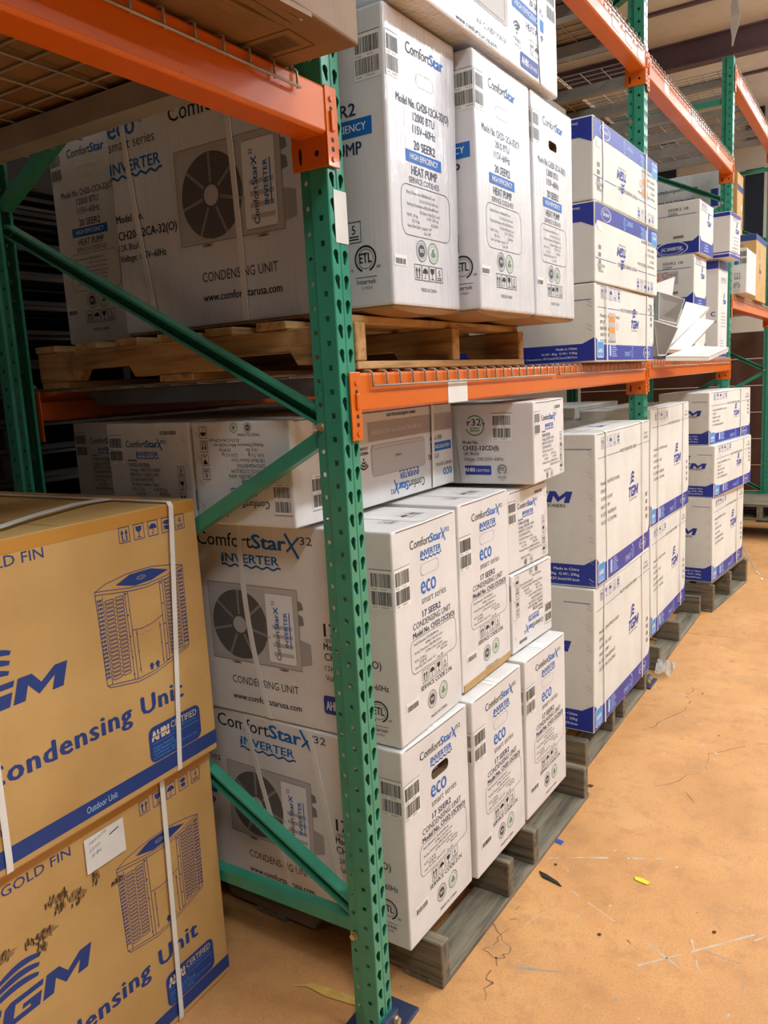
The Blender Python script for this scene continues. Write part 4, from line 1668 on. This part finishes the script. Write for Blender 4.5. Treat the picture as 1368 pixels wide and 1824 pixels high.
TD = (.826, .373, .600)
tgm('tall cream carton under another, first column nearest the white cartons, on the floor pallet', TD, (1.590, -.022, .1395), -.012, 201)
tgm('tall cream carton on top of the first column, logo side half hidden', (.822, .373, .606), (1.612, -.028, .7425), -.003, 202, top=True)
tgm('lower tall cream carton of the second column, above the pallet with a split board', (.828, .373, .603), (2.842, .066, .1465), -.010, 203)
tgm('upper tall cream carton of the second column, just below the orange beam', (.832, .373, .622), (2.844, .066, .7530), -.022, 204, top=True)
tgm('large bottom carton of the farthest three-high stack on the floor', (.80, .373, .552), (3.935, -.050, .1965), -.085, 205, straps=(.62,))
tgm('middle low carton of the farthest three-high stack on the floor', (.83, .325, .330), (3.932, -.060, .7512), -.115, 206, False, True, .085, straps=(.64,))
tgm('top low carton of the farthest three-high stack, right under the beam', (.84, .325, .330), (3.945, -.020, 1.0838), -.150, 207, False, True, .085, straps=(.62,), top=True)
# second row behind
for i, (x, y, z, d) in enumerate(((1.60, .385, .1395, TD), (1.60, .39, .7430, (.826, .373, .655)), (2.86, .475, .1465, TD), (2.86, .475, .7530, (.826, .373, .640)))):
    tgm(('cream carton low behind the first column of tall cartons', 'cream carton behind the top of the first column, only its top edge showing',
         'cream carton low behind the second column of tall cartons', 'cream carton behind the second column, only its top edge showing')[i], d, (x, y, z), 0, 210 + i, straps=())

GS = 'cream cartons with a blue band on the orange shelf'
DI = ('Made in China', 'N.W.: 8kg  G.W.: 9.8kg', 'Dimensions: 89.5cmX32.5cmX28.9cm')
TS = (.884, .325, .285)


def haz(f, l):
    pass


tgm('lowest of the three stacked shelf cartons, standing upright', (.882, .325, .285), (1.558, -.052, 1.6195), .010, 221, False, True, .080, DI, False, (.13, .75), True, GS)
tgm('middle of the three stacked cartons on the shelf, upside down', (.880, .325, .283), (1.562, -.054, 1.9078), -.004, 222, False, False, .080, DI, False, (.70,), False, GS)
tgm('topmost of the three stacked cartons on the shelf, upside down with orange warning labels', (.884, .325, .285), (1.556, -.048, 2.1935), -.018, 223, False, False, .080, DI, False, (.68, .10), True, GS, None, True)
for k in range(4):
    tgm(('lowest', 'second lowest', 'third', 'topmost')[k] + ' carton of the stack hidden behind the three stacked cartons on the shelf', (.80, .325, .289), (1.63, .345, 1.6195 + .2922 * k), 0, 230 + k, False, True, .080, DI, False, (), False)


def seer_box(label, dims, loc, rz, seed, haz=False):
    dx, dy, dz = dims
    l, f = Print(), Print()
    hb = .085
    for p, W in ((l, dy), (f, dx)):
        p.poly([(.004, .004), (W - .004, .004), (W - .004, hb * 1.15), (W - .04, hb * .85), (.04, hb * .85), (.004, hb * 1.15)], 'tgmb')
    oval(l, dy - .16, hb * .45, .19, 'white', 1, 'DC INVERTER')
    l.line([(.02, dz - .075), (dy - .02, dz - .075)], .003, 'tgm')
    l.text('SEER2 18', dy - .18, dz - .050, .016, 'dark', w=.115, bold=.01)
    l.text('220V', dy - .18, dz - .073, .016, 'dark', w=.055, bold=.01)
    l.rect(dy - .15, hb * 1.1, .06, .016, 'g3')
    if haz:
        l.rect(dy - .37, dz - .165, .28, .078, 'g1')
        for i in (0, 1):
            l.rect(dy - .365, dz - .108 - .028 * i, .165, .013, 'orange', 1)
        X, Y = dy - .165, dz - .108
        l.line([(X - .02, Y), (X, Y + .02), (X + .02, Y), (X, Y - .02)], .003, 'red', 1, True)
        l.text('R-32', X + .03, Y - .008, .014, 'dark', lay=1)
    f.line([(.02, dz - .055), (dx - .02, dz - .055)], .003, 'tgm')
    tgm_logo(f, dx * .5, dz - .13, .075, 'tgm')
    for i in range(3):
        f.rect(dx * .3 + .01 * i, .02 + .016 * i, .12 - .02 * i, .005, 'pale', 1)
    for i in range(4):
        icon(f, ('up', 'glass', 'umb', 'num')[i], .04 + .04 * i, dz - .045, .03, 'tgm', .0015)
    c = carton('air_conditioner_carton', label, dims, loc, rz, M_CREAM, {'front': f, 'left': l}, 'box', seed=seed, amp=.002)
    e = .004
    y = dy - (dy - .30) if dy < .4 else .32
    strap(c, ([] if haz or seed == 243 else [(dx * .7, y, dz + e), (.004, y, dz + e)]) + [(-e, y, dz - .004), (-e, y + .01, dz / 2), (-e, y + .02, .004)], (0, 1, 0), .02)
    return c


seer_box('cream SEER2 18 carton with a white oval, topmost behind the white trays', (.36, .70, .300), (3.705, .002, 2.2345), -.034, 241)
seer_box('cream carton with orange warning stripes under the SEER2 18 carton', (.33, .70, .315), (3.700, .030, 1.9165), -.02, 242, True)
seer_box('cream carton low behind the white trays, at the bottom of the SEER2 stack', (.33, .70, .283), (3.700, .030, 1.6305), -.02, 243)


def blue_trim(label, dims, loc, rz, seed, tallbox=False):
    dx, dy, dz = dims
    l, f = Print(), Print()
    for p, W in ((l, dy), (f, dx)):
        if tallbox:
            p.rect(.003, dz - .055, W - .006, .050, 'tgmb')
            p.rect(.003, .005, W - .006, .018, 'tgmb')
        else:
            p.rect(.003, .004, W - .006, .018, 'tgmb')
            p.rect(.003, .030, W - .006, .007, 'tgmb')
            p.rect(.003, dz - .026, W - .006, .022, 'tgmb')
    if tallbox:
        l.text('C', dy - .02, .27, .03, 'tgm', 'r', bold=.03)
        l.text('1248', dy - .012, .225, .018, 'dark', 'r')
    else:
        tgm_logo(l, dy - .36, .135, .13, 'tgm')
        l.text('CONDITIONER', dy - .11, .095, .022, 'dark', 'r', w=.26, bold=.01)
        l.text('T24S', dy - .11, .07, .014, 'dark', 'r')
    for i in range(4):
        icon(f, ('up', 'glass', 'umb', 'num')[i], dx * .25 + .045 * i, dz * .82 if not tallbox else dz - .14, .034, 'dark', .0016)
    tgm_logo(f, dx * .46, dz * .56, .075, 'tgm')
    for i in range(5):
        f.rect(dx * .3 + .008 * (i % 2), dz * .46 - .022 * i, dx * .5, .006, 'g2')
    for i in range(3):
        f.rect(dx * .2, dz * .14 - .018 * i + .02, dx * .4, .006, 'g2')
    return carton('air_conditioner_carton', label, dims, loc, rz, M_WHITE, {'front': f, 'left': l}, 'box', seed=seed, amp=.0015)


blue_trim('white carton with double blue trim lines, on the tall white carton by the far column', (.292, .60, .285), (4.352, -.062, 2.2650), -.055, 251)
blue_trim('tall narrow white carton with a blue top band beside the far green column', (.30, .55, .632), (4.398, .010, 1.6305), -.02, 252, True)

# far bay
pk = Print()
pk.text('CONDENSING UNIT', .18, .16, .035, 'dark', w=.36)
pk.text('www.comfortstarusa.com', .16, .085, .026, 'black', w=.40, bold=.012)
pk.rect(.02, .12, .05, .12, 'tgm')
pk2 = pk.rot180(.75, .55)
carton('condensing_unit_carton', 'upside-down white carton in clear film behind the far rack brace', (.45, .75, .55), (4.99, .10, 2.3925), 0, M_FILM, {'left': pk2}, 'box', seed=261, amp=.004)
ps = Print()
ps.rect(.765, .20, .03, .045, 'blue')
wave_label(ps, .80, .19, .048, .11, 9)
icon(ps, 'num', .77, .10, .04, 'dark', .003, '5')
etl(ps, .785, .055, .022)
carton('indoor_unit_carton', 'white carton with a small blue square on the far shelf at the right edge', (.45, .85, .31), (4.99, -.073, 2.0795), 0, M_WHITE, {'left': ps}, 'box', seed=262)
pb = Print()
pb.rect(.0, .47, .60, .05, 'kblue')
tgm_logo(pb, .16, .22, .09, 'kblue')
for i in range(4):
    pb.rect(.14, .34 + .02 * i, .12 - .01 * i, .008, 'g3')
pb.text('7', .2, .15, .05, 'kblue', bold=.03)
pl_ = Print()
pl_.rect(.0, .47, .60, .05, 'kblue')
pl_.text('GOLD FIN', .30, .43, .02, 'kblue', w=.15)
carton('condenser_carton', 'brown cardboard carton with a blue top band on the far shelf at the right edge', (.60, .55, .52), (5.86, -.02, 2.0795), 0, M_KRAFT, {'front': pb, 'left': pl_}, 'box', seed=263)
pt = Print()
pt.rect(.0, 1.0, .30, .05, 'kblue')
for i, z in enumerate((.85, .70, .60, .42, .38, .34)):
    pt.rect(.22, z, .05, .05 if i < 3 else .012, 'g3' if i else 'label')
carton('condenser_carton', 'tall narrow brown carton peeking out beside the far green column', (.30, .45, 1.15), (6.50, .225, 2.0795), 0, M_KRAFT, {'left': pt, 'front': pt}, 'box', seed=264)

# ------------------------------------------------------------------ big brown cartons at the left
WB, DB, HB = .78, .84, .662


def brown_front(upper):
    p = Print()
    R = WB
    p.rect(.0, HB - .030, WB, .030, 'tape')
    for i, k in enumerate(('up', 'glass', 'umb', 'hand', 'num')):
        icon(p, k, R - .246 + .0432 * i, HB - .066, .035, 'kblue', .0016, '4')
    p.text('R32 GOLD FIN', R - .442, HB - .054, .022, 'kblue', 'r', w=.235)
    unit(p, R - .33, .275, .266, .25)
    tgm_logo(p, R - .735, .332, .125, 'kblue', w=.30)
    p.text('Condensing Unit', R - .105, .184, .044, 'kblue', 'r', w=.530, bold=.032, track=1.12)
    pts = p.rr(R - .225, .057, .171, .088, .018)
    p.poly(pts, 'kblue')
    p.text('AHRI', R - .216, .110, .024, 'cream', w=.055, bold=.05, lay=1)
    p.line([(R - .22, .121), (R - .158, .121)], .0022, 'kblue', 2)
    p.text('CERTIFIED', R - .154, .120, .0165, 'cream', w=.088, lay=1)
    p.text('www.ahridirectory.org', R - .152, .112, .0052, 'sky', w=.082, lay=1)
    p.line([(R - .215, .103), (R - .062, .103)], .0012, 'sky', 1)
    for i, t in enumerate(('Unitary Small HP', 'AHRI Standard 210/240', 'Certification applies only when the', 'is listed with AHRI.')):
        p.text(t, R - .215, .090 - .0085 * i, .0058, 'sky', w=min(.145, len(t) * .0042), bold=.01 if i < 2 else 0, lay=1)
    p.rect(0, .018, WB, .037, 'kblue')
    p.text('Outdoor Unit', R - .330, .029, .0155, 'pale', 'r', w=.084, lay=1)
    p.text('Split Air Conditioners', R - .60, .085, .022, 'kblue', 'r', w=.16, bold=.02)
    if not upper:
        R2 = random.Random(4)
        for (x, y, w_, h_, n) in ((-.52, .52, .055, .018, 12), (-.50, .495, .025, .02, 7), (-.465, .485, .04, .03, 6), (-.40, .50, .02, .03, 6), (-.575, .46, .06, .02, 14), (-.55, .435, .02, .025, 6),
                                  (-.69, .47, .08, .02, 16), (-.35, .47, .03, .01, 5), (-.335, .525, .03, .05, 6)):
            for i in range(3):
                a, b = x + w_ * R2.random() * .5, y + h_ * R2.random() * .5
                q_ = [(R + a + w_ * .5 + w_ * .5 * math.cos(6.283 * j / 9) * R2.uniform(.4, 1), b + h_ * .5 + h_ * .5 * math.sin(6.283 * j / 9) * R2.uniform(.4, 1)) for j in range(9)]
                p.poly(q_, 'smudge', 0, False)
            for i in range(n * 3):
                a = x + w_ * R2.random()
                b = y + h_ * R2.random()
                s_ = .004 + .010 * R2.random()
                k_ = R2.uniform(.8, 1.8)
                p.poly([(R + a, b), (R + a + .0022 * k_, b + s_ * .3), (R + a + .003 * k_, b + s_), (R + a + .0008, b + s_ * .9)], 'scuff', 1)
    return p


def unit(p, x, y, w, h):
    """blue line drawing of a square outdoor unit seen on its corner"""
    c = 'kblue'
    t = .0015
    X = lambda a: x + w * a
    Y = lambda b: y + h * b
    lc, rc = .36, .72
    L = lambda pts, tt=t: p.line([(X(a), Y(b)) for a, b in pts], tt, c)
    # top plate
    L([(0, .89), (0, .92), (.12, .965), (.36, 1.0), (.62, 1.0), (.85, .965), (1, .925), (1, .895)])
    L([(0, .92), (.14, .90), (.36, .865), (.55, .85), (.78, .87), (1, .925)])
    L([(0, .89), (.36, .835), (.55, .822), (.78, .842), (1, .895)])
    p.poly([(X(a), Y(b)) for a, b in ((.22, .925), (.38, .985), (.62, .985), (.82, .925), (.62, .875), (.42, .87))], c)
    p.ring(X(.5), Y(.93), .012, .0135, 'cream', 1, 16, .35)
    p.ring(X(.5), Y(.93), .006, .007, 'cream', 1, 12, .35)
    # silhouette
    L([(.0, .89), (.02, .06), (.05, .03), (.36, -.03), (.56, -.015), (.74, .03), (.97, .10), (.985, .13), (1, .895)])
    L([(.02, .06), (.36, .0), (.56, .012), (.74, .06), (.985, .13)])
    # corner posts
    for a, b0, b1 in ((.30, .85, .01), (.335, .842, .005), (.70, .85, .05), (.735, .855, .06)):
        L([(a, b0), (a + .015 * (a < .5), b1)])
    for a in (.312, .716):
        for b in (.82, .62, .42, .22, .06):
            p.disc(X(a), Y(b), .0022, c, 1, 8)
    L([(.345, .47), (.45, .455), (.56, .465), (.70, .51)])
    for a in (.385, .655):
        L([(a, .45), (a + .005, .05)])
        for b in (.42, .25, .08):
            p.disc(X(a + .003), Y(b), .002, c, 1, 8)
    for a, b in ((.46, .40), (.49, .41), (.52, .405), (.55, .41)):
        p.disc(X(a), Y(b), .0012, c, 1, 6)
    for a in (.5, .57):
        p.rect(X(a), Y(.03), .008, .016, c)
        p.rect(X(a) - .003, Y(.06), .014, .004, c)
    # louvres
    n = 20
    for i in range(n):
        b = .80 - i * (.74 / n)
        for x0, x1 in ((.085, .18), (.195, .285)):
            q0, q1 = b - (x0 - .085) * -.06, b - (x1 - .085) * -.06
            P_ = p.rr(X(x0), Y(b + (x0 - .08) * .02) - .0028, (x1 - x0) * w, .0062, .003, 2)
            p.line(P_, .0016, c, 0, True)
        for x0, x1 in ((.755, .83), (.84, .915)):
            P_ = p.rr(X(x0), Y(b + .02 + (x0 - .755) * .25) - .0028, (x1 - x0) * w, .0062, .003, 2)
            p.line(P_, .0016, c, 0, True)
        for a in (.012, .030, .046):
            p.rect(X(a) + .0008 * (i % 2), Y(b + .02), .0032, .0055, c)
        for a in (.94, .958, .974):
            p.rect(X(a) - .0008 * (i % 2), Y(b + .06), .0032, .0055, c)
    for a in (.07, .93):
        L([(a, .86), (a + .003, .05 if a < .5 else .1)])


def brown(label, loc, rz, upper, seed):
    c = carton('condenser_carton', label, (WB, DB, HB), loc, rz, M_KRAFT, {'front': brown_front(upper)}, 'box', 'big brown condensing unit cartons', seed=seed, r=.006, amp=.0022)
    e = .0045
    et = e if upper else .0012
    xs = ((-.086, -.138), (-.60, -.604)) if upper else ((-.176, -.190), (-.66, -.66))
    for a, b in xs:
        strap(c, [(WB + a, DB, HB * .5), (WB + a, DB + .004, HB - .01), (WB + a, DB - .01, HB + et), (WB + a, .01, HB + et), (WB + a, .002, HB + et * .8), (WB + a, -e, HB - .006), (WB + (a + b) / 2, -e, HB / 2), (WB + b, -e, .03), (WB + b, -e * .6, .004)], (1, 0, 0), .0145, .0012)
    return c


B0 = brown('lower brown carton with a white handwritten note, standing on the floor at the left', (.008 - WB, .507 - WB * .028, .0005), .028, False, 301)
B1 = brown('upper brown carton with a loose white strap over its top', (.010 - WB, .480 - WB * .028, .6670), .028, True, 302)
mb = MB()
mb.box((WB - .410, -.0022, .540), (WB - .300, -.0008, .622))
nt = Print()
note = mb.build('paper_note', M_PAPER, B0)
note['label'] = 'white slip of paper with handwriting'
mb = MB()
R = random.Random(9)
for tx, x, z, h in (('Heat pump', .012, .064, .008), ('2.5 ton', .010, .047, .008), ('30 Btu', .014, .032, .008)):
    vs, fs, w_ = glyphs(tx, -.008)
    k = h / CAP
    mb.add([(WB - .41 + x + a * k * .95 + .3 * b * k, -.0026, .54 + z + b * k + a * k * .22) for a, b in vs], fs)
mb.add([(WB - .41 + .068, -.0026, .54 + .060), (WB - .41 + .095, -.0026, .54 + .066), (WB - .41 + .095, -.0026, .54 + .069), (WB - .41 + .068, -.0026, .54 + .063)], [(0, 1, 2, 3)])
mb.build('handwriting', simple('pen_ink', (70, 66, 84), .6), note)
# loose strap lying over the upper carton
mb = MB()
P0 = [(.02, .018, .010), (.16, .040, .012), (.3075, .085, .014), (.421, .133, .016), (.562, .181, .016), (.640, .205, .012), (.70, .200, .009)]
pts = []
for i in range(len(P0) - 1):
    for t in range(5):
        a, b = Vector(P0[i]), Vector(P0[i + 1])
        pts.append(a.lerp(b, t / 5))
pts = [p for p in pts if p.x > .01]
mb.ribbon([(p.x, p.y, HB + p.z - .004) for p in pts], (.25, 1, .12), .020, .0012)
mb.build('loose_strap', M_STRAP, B1)['label'] = 'loose white strap lying across the top'

# ------------------------------------------------------------------ cartons on the near upper deck
ck = Print()
W_, D_ = .92, .96
ck.line([(W_ - .17, .03), (W_ - .03, .03), (W_ - .03, .13), (W_ - .17, .13)], .003, 'dark', 0, True)
ck.barcode(W_ - .145, .05, .09, .06, 77, 'dark', 24)
icon(ck, 'up', W_ - .24, .04, .07, 'scuff', .002)
ck.ring(W_ - .21, .075, .02, .03, 'scuff', 1, 12)
icon(ck, 'glass', W_ - .32, .04, .07, 'scuff', .002)
ck.line([(.0, .30), (W_, .30)], .003, 'slit')
ck = Print()
bt = Print()
bt.rect(0, D_ / 2 - .002, W_, .004, 'slit')
# bottom face: u along x, v towards the aisle
bt.line([(W_ - .055, D_ - .20), (W_ - .055, D_ - .06), (W_ - .135, D_ - .06), (W_ - .135, D_ - .20)], .003, 'scuff', 0, True)
R = random.Random(3)
for i in range(26):
    bt.rect(W_ - .120, D_ - .185 + .0042 * i, .05, .001 + .0018 * R.random(), 'scuff', 1)
bt.ring(W_ - .095, D_ - .245, .012, .019, 'scuff', 0, 14)
bt.line([(W_ - .13, D_ - .28), (W_ - .06, D_ - .28), (W_ - .06, D_ - .212), (W_ - .13, D_ - .212)], .002, 'scuff', 0, True)
bt.line([(W_ - .13, D_ - .36), (W_ - .06, D_ - .36), (W_ - .06, D_ - .29), (W_ - .13, D_ - .29)], .002, 'scuff', 0, True)
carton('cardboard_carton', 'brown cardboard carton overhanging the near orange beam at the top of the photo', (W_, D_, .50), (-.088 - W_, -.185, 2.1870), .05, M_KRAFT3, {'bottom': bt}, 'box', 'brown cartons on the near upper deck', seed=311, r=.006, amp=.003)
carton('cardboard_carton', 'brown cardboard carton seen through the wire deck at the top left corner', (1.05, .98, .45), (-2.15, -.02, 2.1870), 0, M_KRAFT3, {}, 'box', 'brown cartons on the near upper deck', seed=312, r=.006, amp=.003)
# crushed corrugated edge sticking out between carton and beam
mb = MB()
R = random.Random(8)
for k in range(5):
    y = -.150 + .018 * k
    pts = [(-.86 + .10 * i, y + R.uniform(-.006, .006), 2.1855 + R.uniform(-.002, .0)) for i in range(7)]
    for a, b in zip(pts, pts[1:]):
        mb.hexa([Vector(a) + Vector((0, -.008, -.010)), Vector(a) + Vector((0, .008, -.010)), Vector(a) + Vector((0, .008, -.002)), Vector(a) + Vector((0, -.008, -.002)),
                 Vector(b) + Vector((0, -.008, -.010)), Vector(b) + Vector((0, .008, -.010)), Vector(b) + Vector((0, .008, -.002)), Vector(b) + Vector((0, -.008, -.002))])
tag(mb.build('crushed_cardboard', M_KRAFT3), 'crushed corrugated cardboard sticking out between the top carton and the near orange beam', 'cardboard')

# boards lying on the high decks
for i, (x0, x1, z, lb) in enumerate(((.12, 1.25, 2.9975, 'brown board sheet on the high deck above the wrapped cartons'), (1.30, 2.44, 2.9975, 'brown board sheet on the high deck above the stacked cartons on the shelf'), (2.60, 3.66, 2.9825, 'brown board sheet on the high deck above the white trays'))):
    mb = MB()
    mb.box((x0, .06 if i < 2 else .45, z), (x1, 1.16, z + .02))
    tag(mb.build('board_sheet', M_KRAFT2, None, .002, 1), lb, 'board', 'board sheets on the high decks')

# ------------------------------------------------------------------ loose white trays
def tray(label, corners, th, rim=.022, back=True):
    """shallow enamelled sheet tray from four corner points; rim folded back from the white or taupe face"""
    c = [Vector(p) for p in corners]
    n = (c[1] - c[0]).cross(c[3] - c[0]).normalized()
    if n.dot(CAM - c[0]) < 0:
        n = -n
    root = thing('metal_tray', label, 'panel', sum(c, Vector()) / 4, 0, 'loose white metal panels')
    o = root.location
    mb = MB()
    f = n * .0008
    mb.hexa([p - o for p in c] + [p - o - n * .004 for p in c])
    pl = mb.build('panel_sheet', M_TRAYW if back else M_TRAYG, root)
    mb = MB()
    ctr = sum(c, Vector()) / 4
    for a, b in zip(c, c[1:] + c[:1]):
        ia, ib = a + (ctr - a).normalized() * .006, b + (ctr - b).normalized() * .006
        k, f = -n * rim, n * .0012
        mb.hexa([p - o for p in (a + f, b + f, b + k, a + k)] + [p - o for p in (ia + f, ib + f, ib + k, ia + k)])
    mb.build('panel_rim', M_TRAYW, root, .0015, 1)
    return root


tray('white tray lying lowest on the shelf edge, pointing right', [(2.680, -0.045, 1.637), (2.820, -0.218, 1.627), (3.160, -0.254, 1.669), (3.060, -0.102, 1.688)], .016)
tray('white tray propped above the lowest one, second from the bottom', [(2.980, 0.009, 1.676), (3.060, -0.067, 1.666), (3.460, -0.131, 1.825), (3.420, -0.055, 1.846)], .016)
tray('largest white tray leaning to the right behind the grey ones', [(3.220, 0.057, 1.702), (3.250, 0.038, 1.717), (3.620, -0.073, 1.912), (3.580, 0.050, 1.953)], .016)
tray('upper panel with a grey face and white top rim', [(2.860, 0.033, 1.824), (2.950, -0.037, 1.799), (3.000, -0.067, 1.924), (2.900, 0.042, 1.967)], .02, .03, False)
tray('lower panel with a grey face standing on the shelf', [(2.740, 0.008, 1.644), (2.780, -0.022, 1.641), (2.840, -0.069, 1.778), (2.740, 0.027, 1.819)], .02, .03, False)
tray('white tray leaning highest, tucked beside the stacked cartons', [(3.050, 0.087, 1.660), (3.080, 0.054, 1.658), (3.180, 0.023, 2.059), (3.050, 0.089, 2.021)], .016)

# ------------------------------------------------------------------ things at the far end
def partition():
    root = thing('plywood_partition', 'dark red-brown board partition behind the far shelf at the right edge', 'partition', (7.55, -1.6, 0))
    m = simple('red_brown_boards', (104, 64, 46), .7, 0, (84, 52, 38), 2.5)
    for i in range(7):
        mb = MB()
        mb.box((0, 0, .004 + i * .27), (.04, 3.6, .266 + i * .27))
        mb.build('board', m, root, .004, 1)
    return root


partition()
root = thing('platform_cart', 'low wooden platform cart on black wheels at the right edge beyond the stacks', 'cart', (6.35, -.55, 0))
for i in range(4):
    mb = MB()
    mb.box((.0 + .16 * i, 0, .30), (.15 + .16 * i, 1.1, .325))
    mb.build('deck_board', M_WOODY, root, .003, 1)
    mb = MB()
    mb.box((.0 + .16 * i, 0, .18), (.15 + .16 * i, 1.1, .20))
    mb.build('lower_board', M_WOODY, root, .003, 1)
for y in (.0, .5, 1.05):
    mb = MB()
    mb.box((0, y, .201), (.63, y + .05, .299))
    mb.build('stringer', M_WOODX, root, .003, 1)
for x in (.08, .5):
    for y in (.12, .9):
        mb = MB()
        mb.cyl((x, y, .07), (x, y + .045, .07), .07, 24)
        mb.build('wheel', M_DARK, root, .006, 2)
        mb = MB()
        mb.box((x - .03, y - .006, .10), (x + .03, y + .051, .179))
        mb.build('caster_fork', M_CHAN, root)

# stacks of empty pallets in the dark behind the rack
for sx, side, n in ((-.60, 'left', 18), (.56, 'right', 21)):
    p0 = pallet('empty wooden pallet at the bottom of the %s dark stack behind the rack' % side, (sx, 1.95, 0), 0, 1.1, 1.0, .115, None, .0, None, True, 'empty pallets stacked behind the rack')
    for i in range(1, n):
        copy_tree(p0, (sx + .012 * math.sin(i * 2.1), 1.95 + .012 * math.cos(i * 1.7), .1155 * i), 0,
                  ('empty wooden pallet inside the %s dark stack behind the rack' if i < n - 1 else 'empty wooden pallet on top of the %s dark stack behind the rack') % side)

# ------------------------------------------------------------------ litter on the floor
def bit(name, label, cat, pts, h, mat, lift=.0006):
    c = Vector((sum(p[0] for p in pts) / len(pts), sum(p[1] for p in pts) / len(pts), 0))
    mb = MB()
    mb.prism([(p[0] - c.x, p[1] - c.y) for p in pts], lift, lift + h, 'z')
    o = mb.build(name, mat, None, h * .25, 1)
    o.location = c
    return tag(o, label, cat)


M_YW = simple('splintered_yellow_wood', (226, 188, 104), .6, 0, (196, 152, 72), 20)
bit('wood_splinter', 'long yellow wood splinter on the floor behind the near green column', 'splinter', [(.045, .318), (.062, .285), (.058, .215), (.070, .130), (.094, .128), (.088, .210), (.078, .275)], .005, M_YW)
bit('plastic_shard', 'pointed black plastic shard on the orange floor', 'shard', [(.826, -.078), (.800, -.098), (.782, -.170), (.800, -.150), (.820, -.105)], .004, M_DARK)
bit('blue_scrap', 'small blue and white scrap near the pallet on the floor', 'scrap', [(1.030, -.055), (1.010, -.055), (1.000, -.090), (1.022, -.092)], .002, simple('blue_film', (52, 80, 180), .4))
bit('yellow_scrap', 'bright yellow scrap lying alone on the floor', 'scrap', [(.936, -.352), (.920, -.360), (.912, -.398), (.926, -.405), (.938, -.380)], .003, simple('yellow_film', (226, 214, 40), .5))
bit('cyan_paper', 'pale blue piece of paper on the floor beyond the far stack', 'paper', [(4.86, -.02), (4.70, .0), (4.62, -.09), (4.78, -.11)], .003, simple('cyan_paper', (128, 190, 226), .6))
for i, (x, y, s) in enumerate(((5.25, -.26, .03), (5.05, -.32, .035), (5.45, -.30, .025), (4.9, -.24, .025))):
    bit('white_crumb', ('white crumb nearest the pale blue paper', 'white crumb farther into the aisle by the pale blue paper', 'farthest white crumb by the pale blue paper', 'small white crumb just past the pale blue paper')[i], 'crumb', [(x, y), (x + s * 1.6, y + s * .3), (x + s, y + s), (x - s * .4, y + s * .6)], .004, M_PAPER)
mb = MB()
mb.ribbon([(5.32, .02, .20), (5.25, -.05, .16), (5.18, -.11, .08), (5.12, -.16, .01), (5.05, -.20, .002)], (.5, .8, 0), .016, .0015)
tag(mb.build('loose_strap', M_STRAP), 'white strap end sticking out from the far stack down to the floor', 'strap')
# crumpled clear film between the floor pallets
q = NT('clear_film')
q.base(rgb(226, 222, 214))
q.set(.2)
q.b.inputs['Alpha'].default_value = .32
q.bump(q.noise(40, 4, .6), .8, .01)
R = random.Random(5)
mb = MB()
g = 8
vs = []
for j in range(g):
    for i in range(g):
        vs.append((2.655 + .018 * i + R.uniform(-.006, .006), -.085 + .012 * j + R.uniform(-.004, .004), .004 + .08 * abs(math.sin(i * .9 + j * .5)) * (1 - abs(i - 3.5) / 5) + R.uniform(0, .02)))
mb.add(vs, [(j * g + i, j * g + i + 1, (j + 1) * g + i + 1, (j + 1) * g + i) for j in range(g - 1) for i in range(g - 1)])
tag(mb.build('crumpled_film', q.m, None, 0, 1, .0008), 'crumpled clear plastic film on the floor between the floor pallets', 'plastic film')
# scraps by the near post and in the aisle
R = random.Random(21)
M_BR = simple('dark_chip', (84, 60, 40), .7)
for i, (x, y, s, lb) in enumerate(((.84, -.03, .008, 'dark chip of grit beside the black plastic shard'), (.88, -.115, .008, 'dark chip of grit between the pallet edge and the yellow scrap'), (.62, -.34, .009, 'dark chip of grit nearest the long scratch on the floor'), (.78, -.62, .009, 'dark chip of grit at the right end of the long scratch'), (1.42, .0 - .06, .018, 'brown splinter lying just past the near grey pallet'))):
    bit('floor_chip', lb, 'chip', [(x, y), (x + s * .8, y - s * .3), (x + s, y + s * .6), (x + s * .2, y + s)], .004, M_BR)
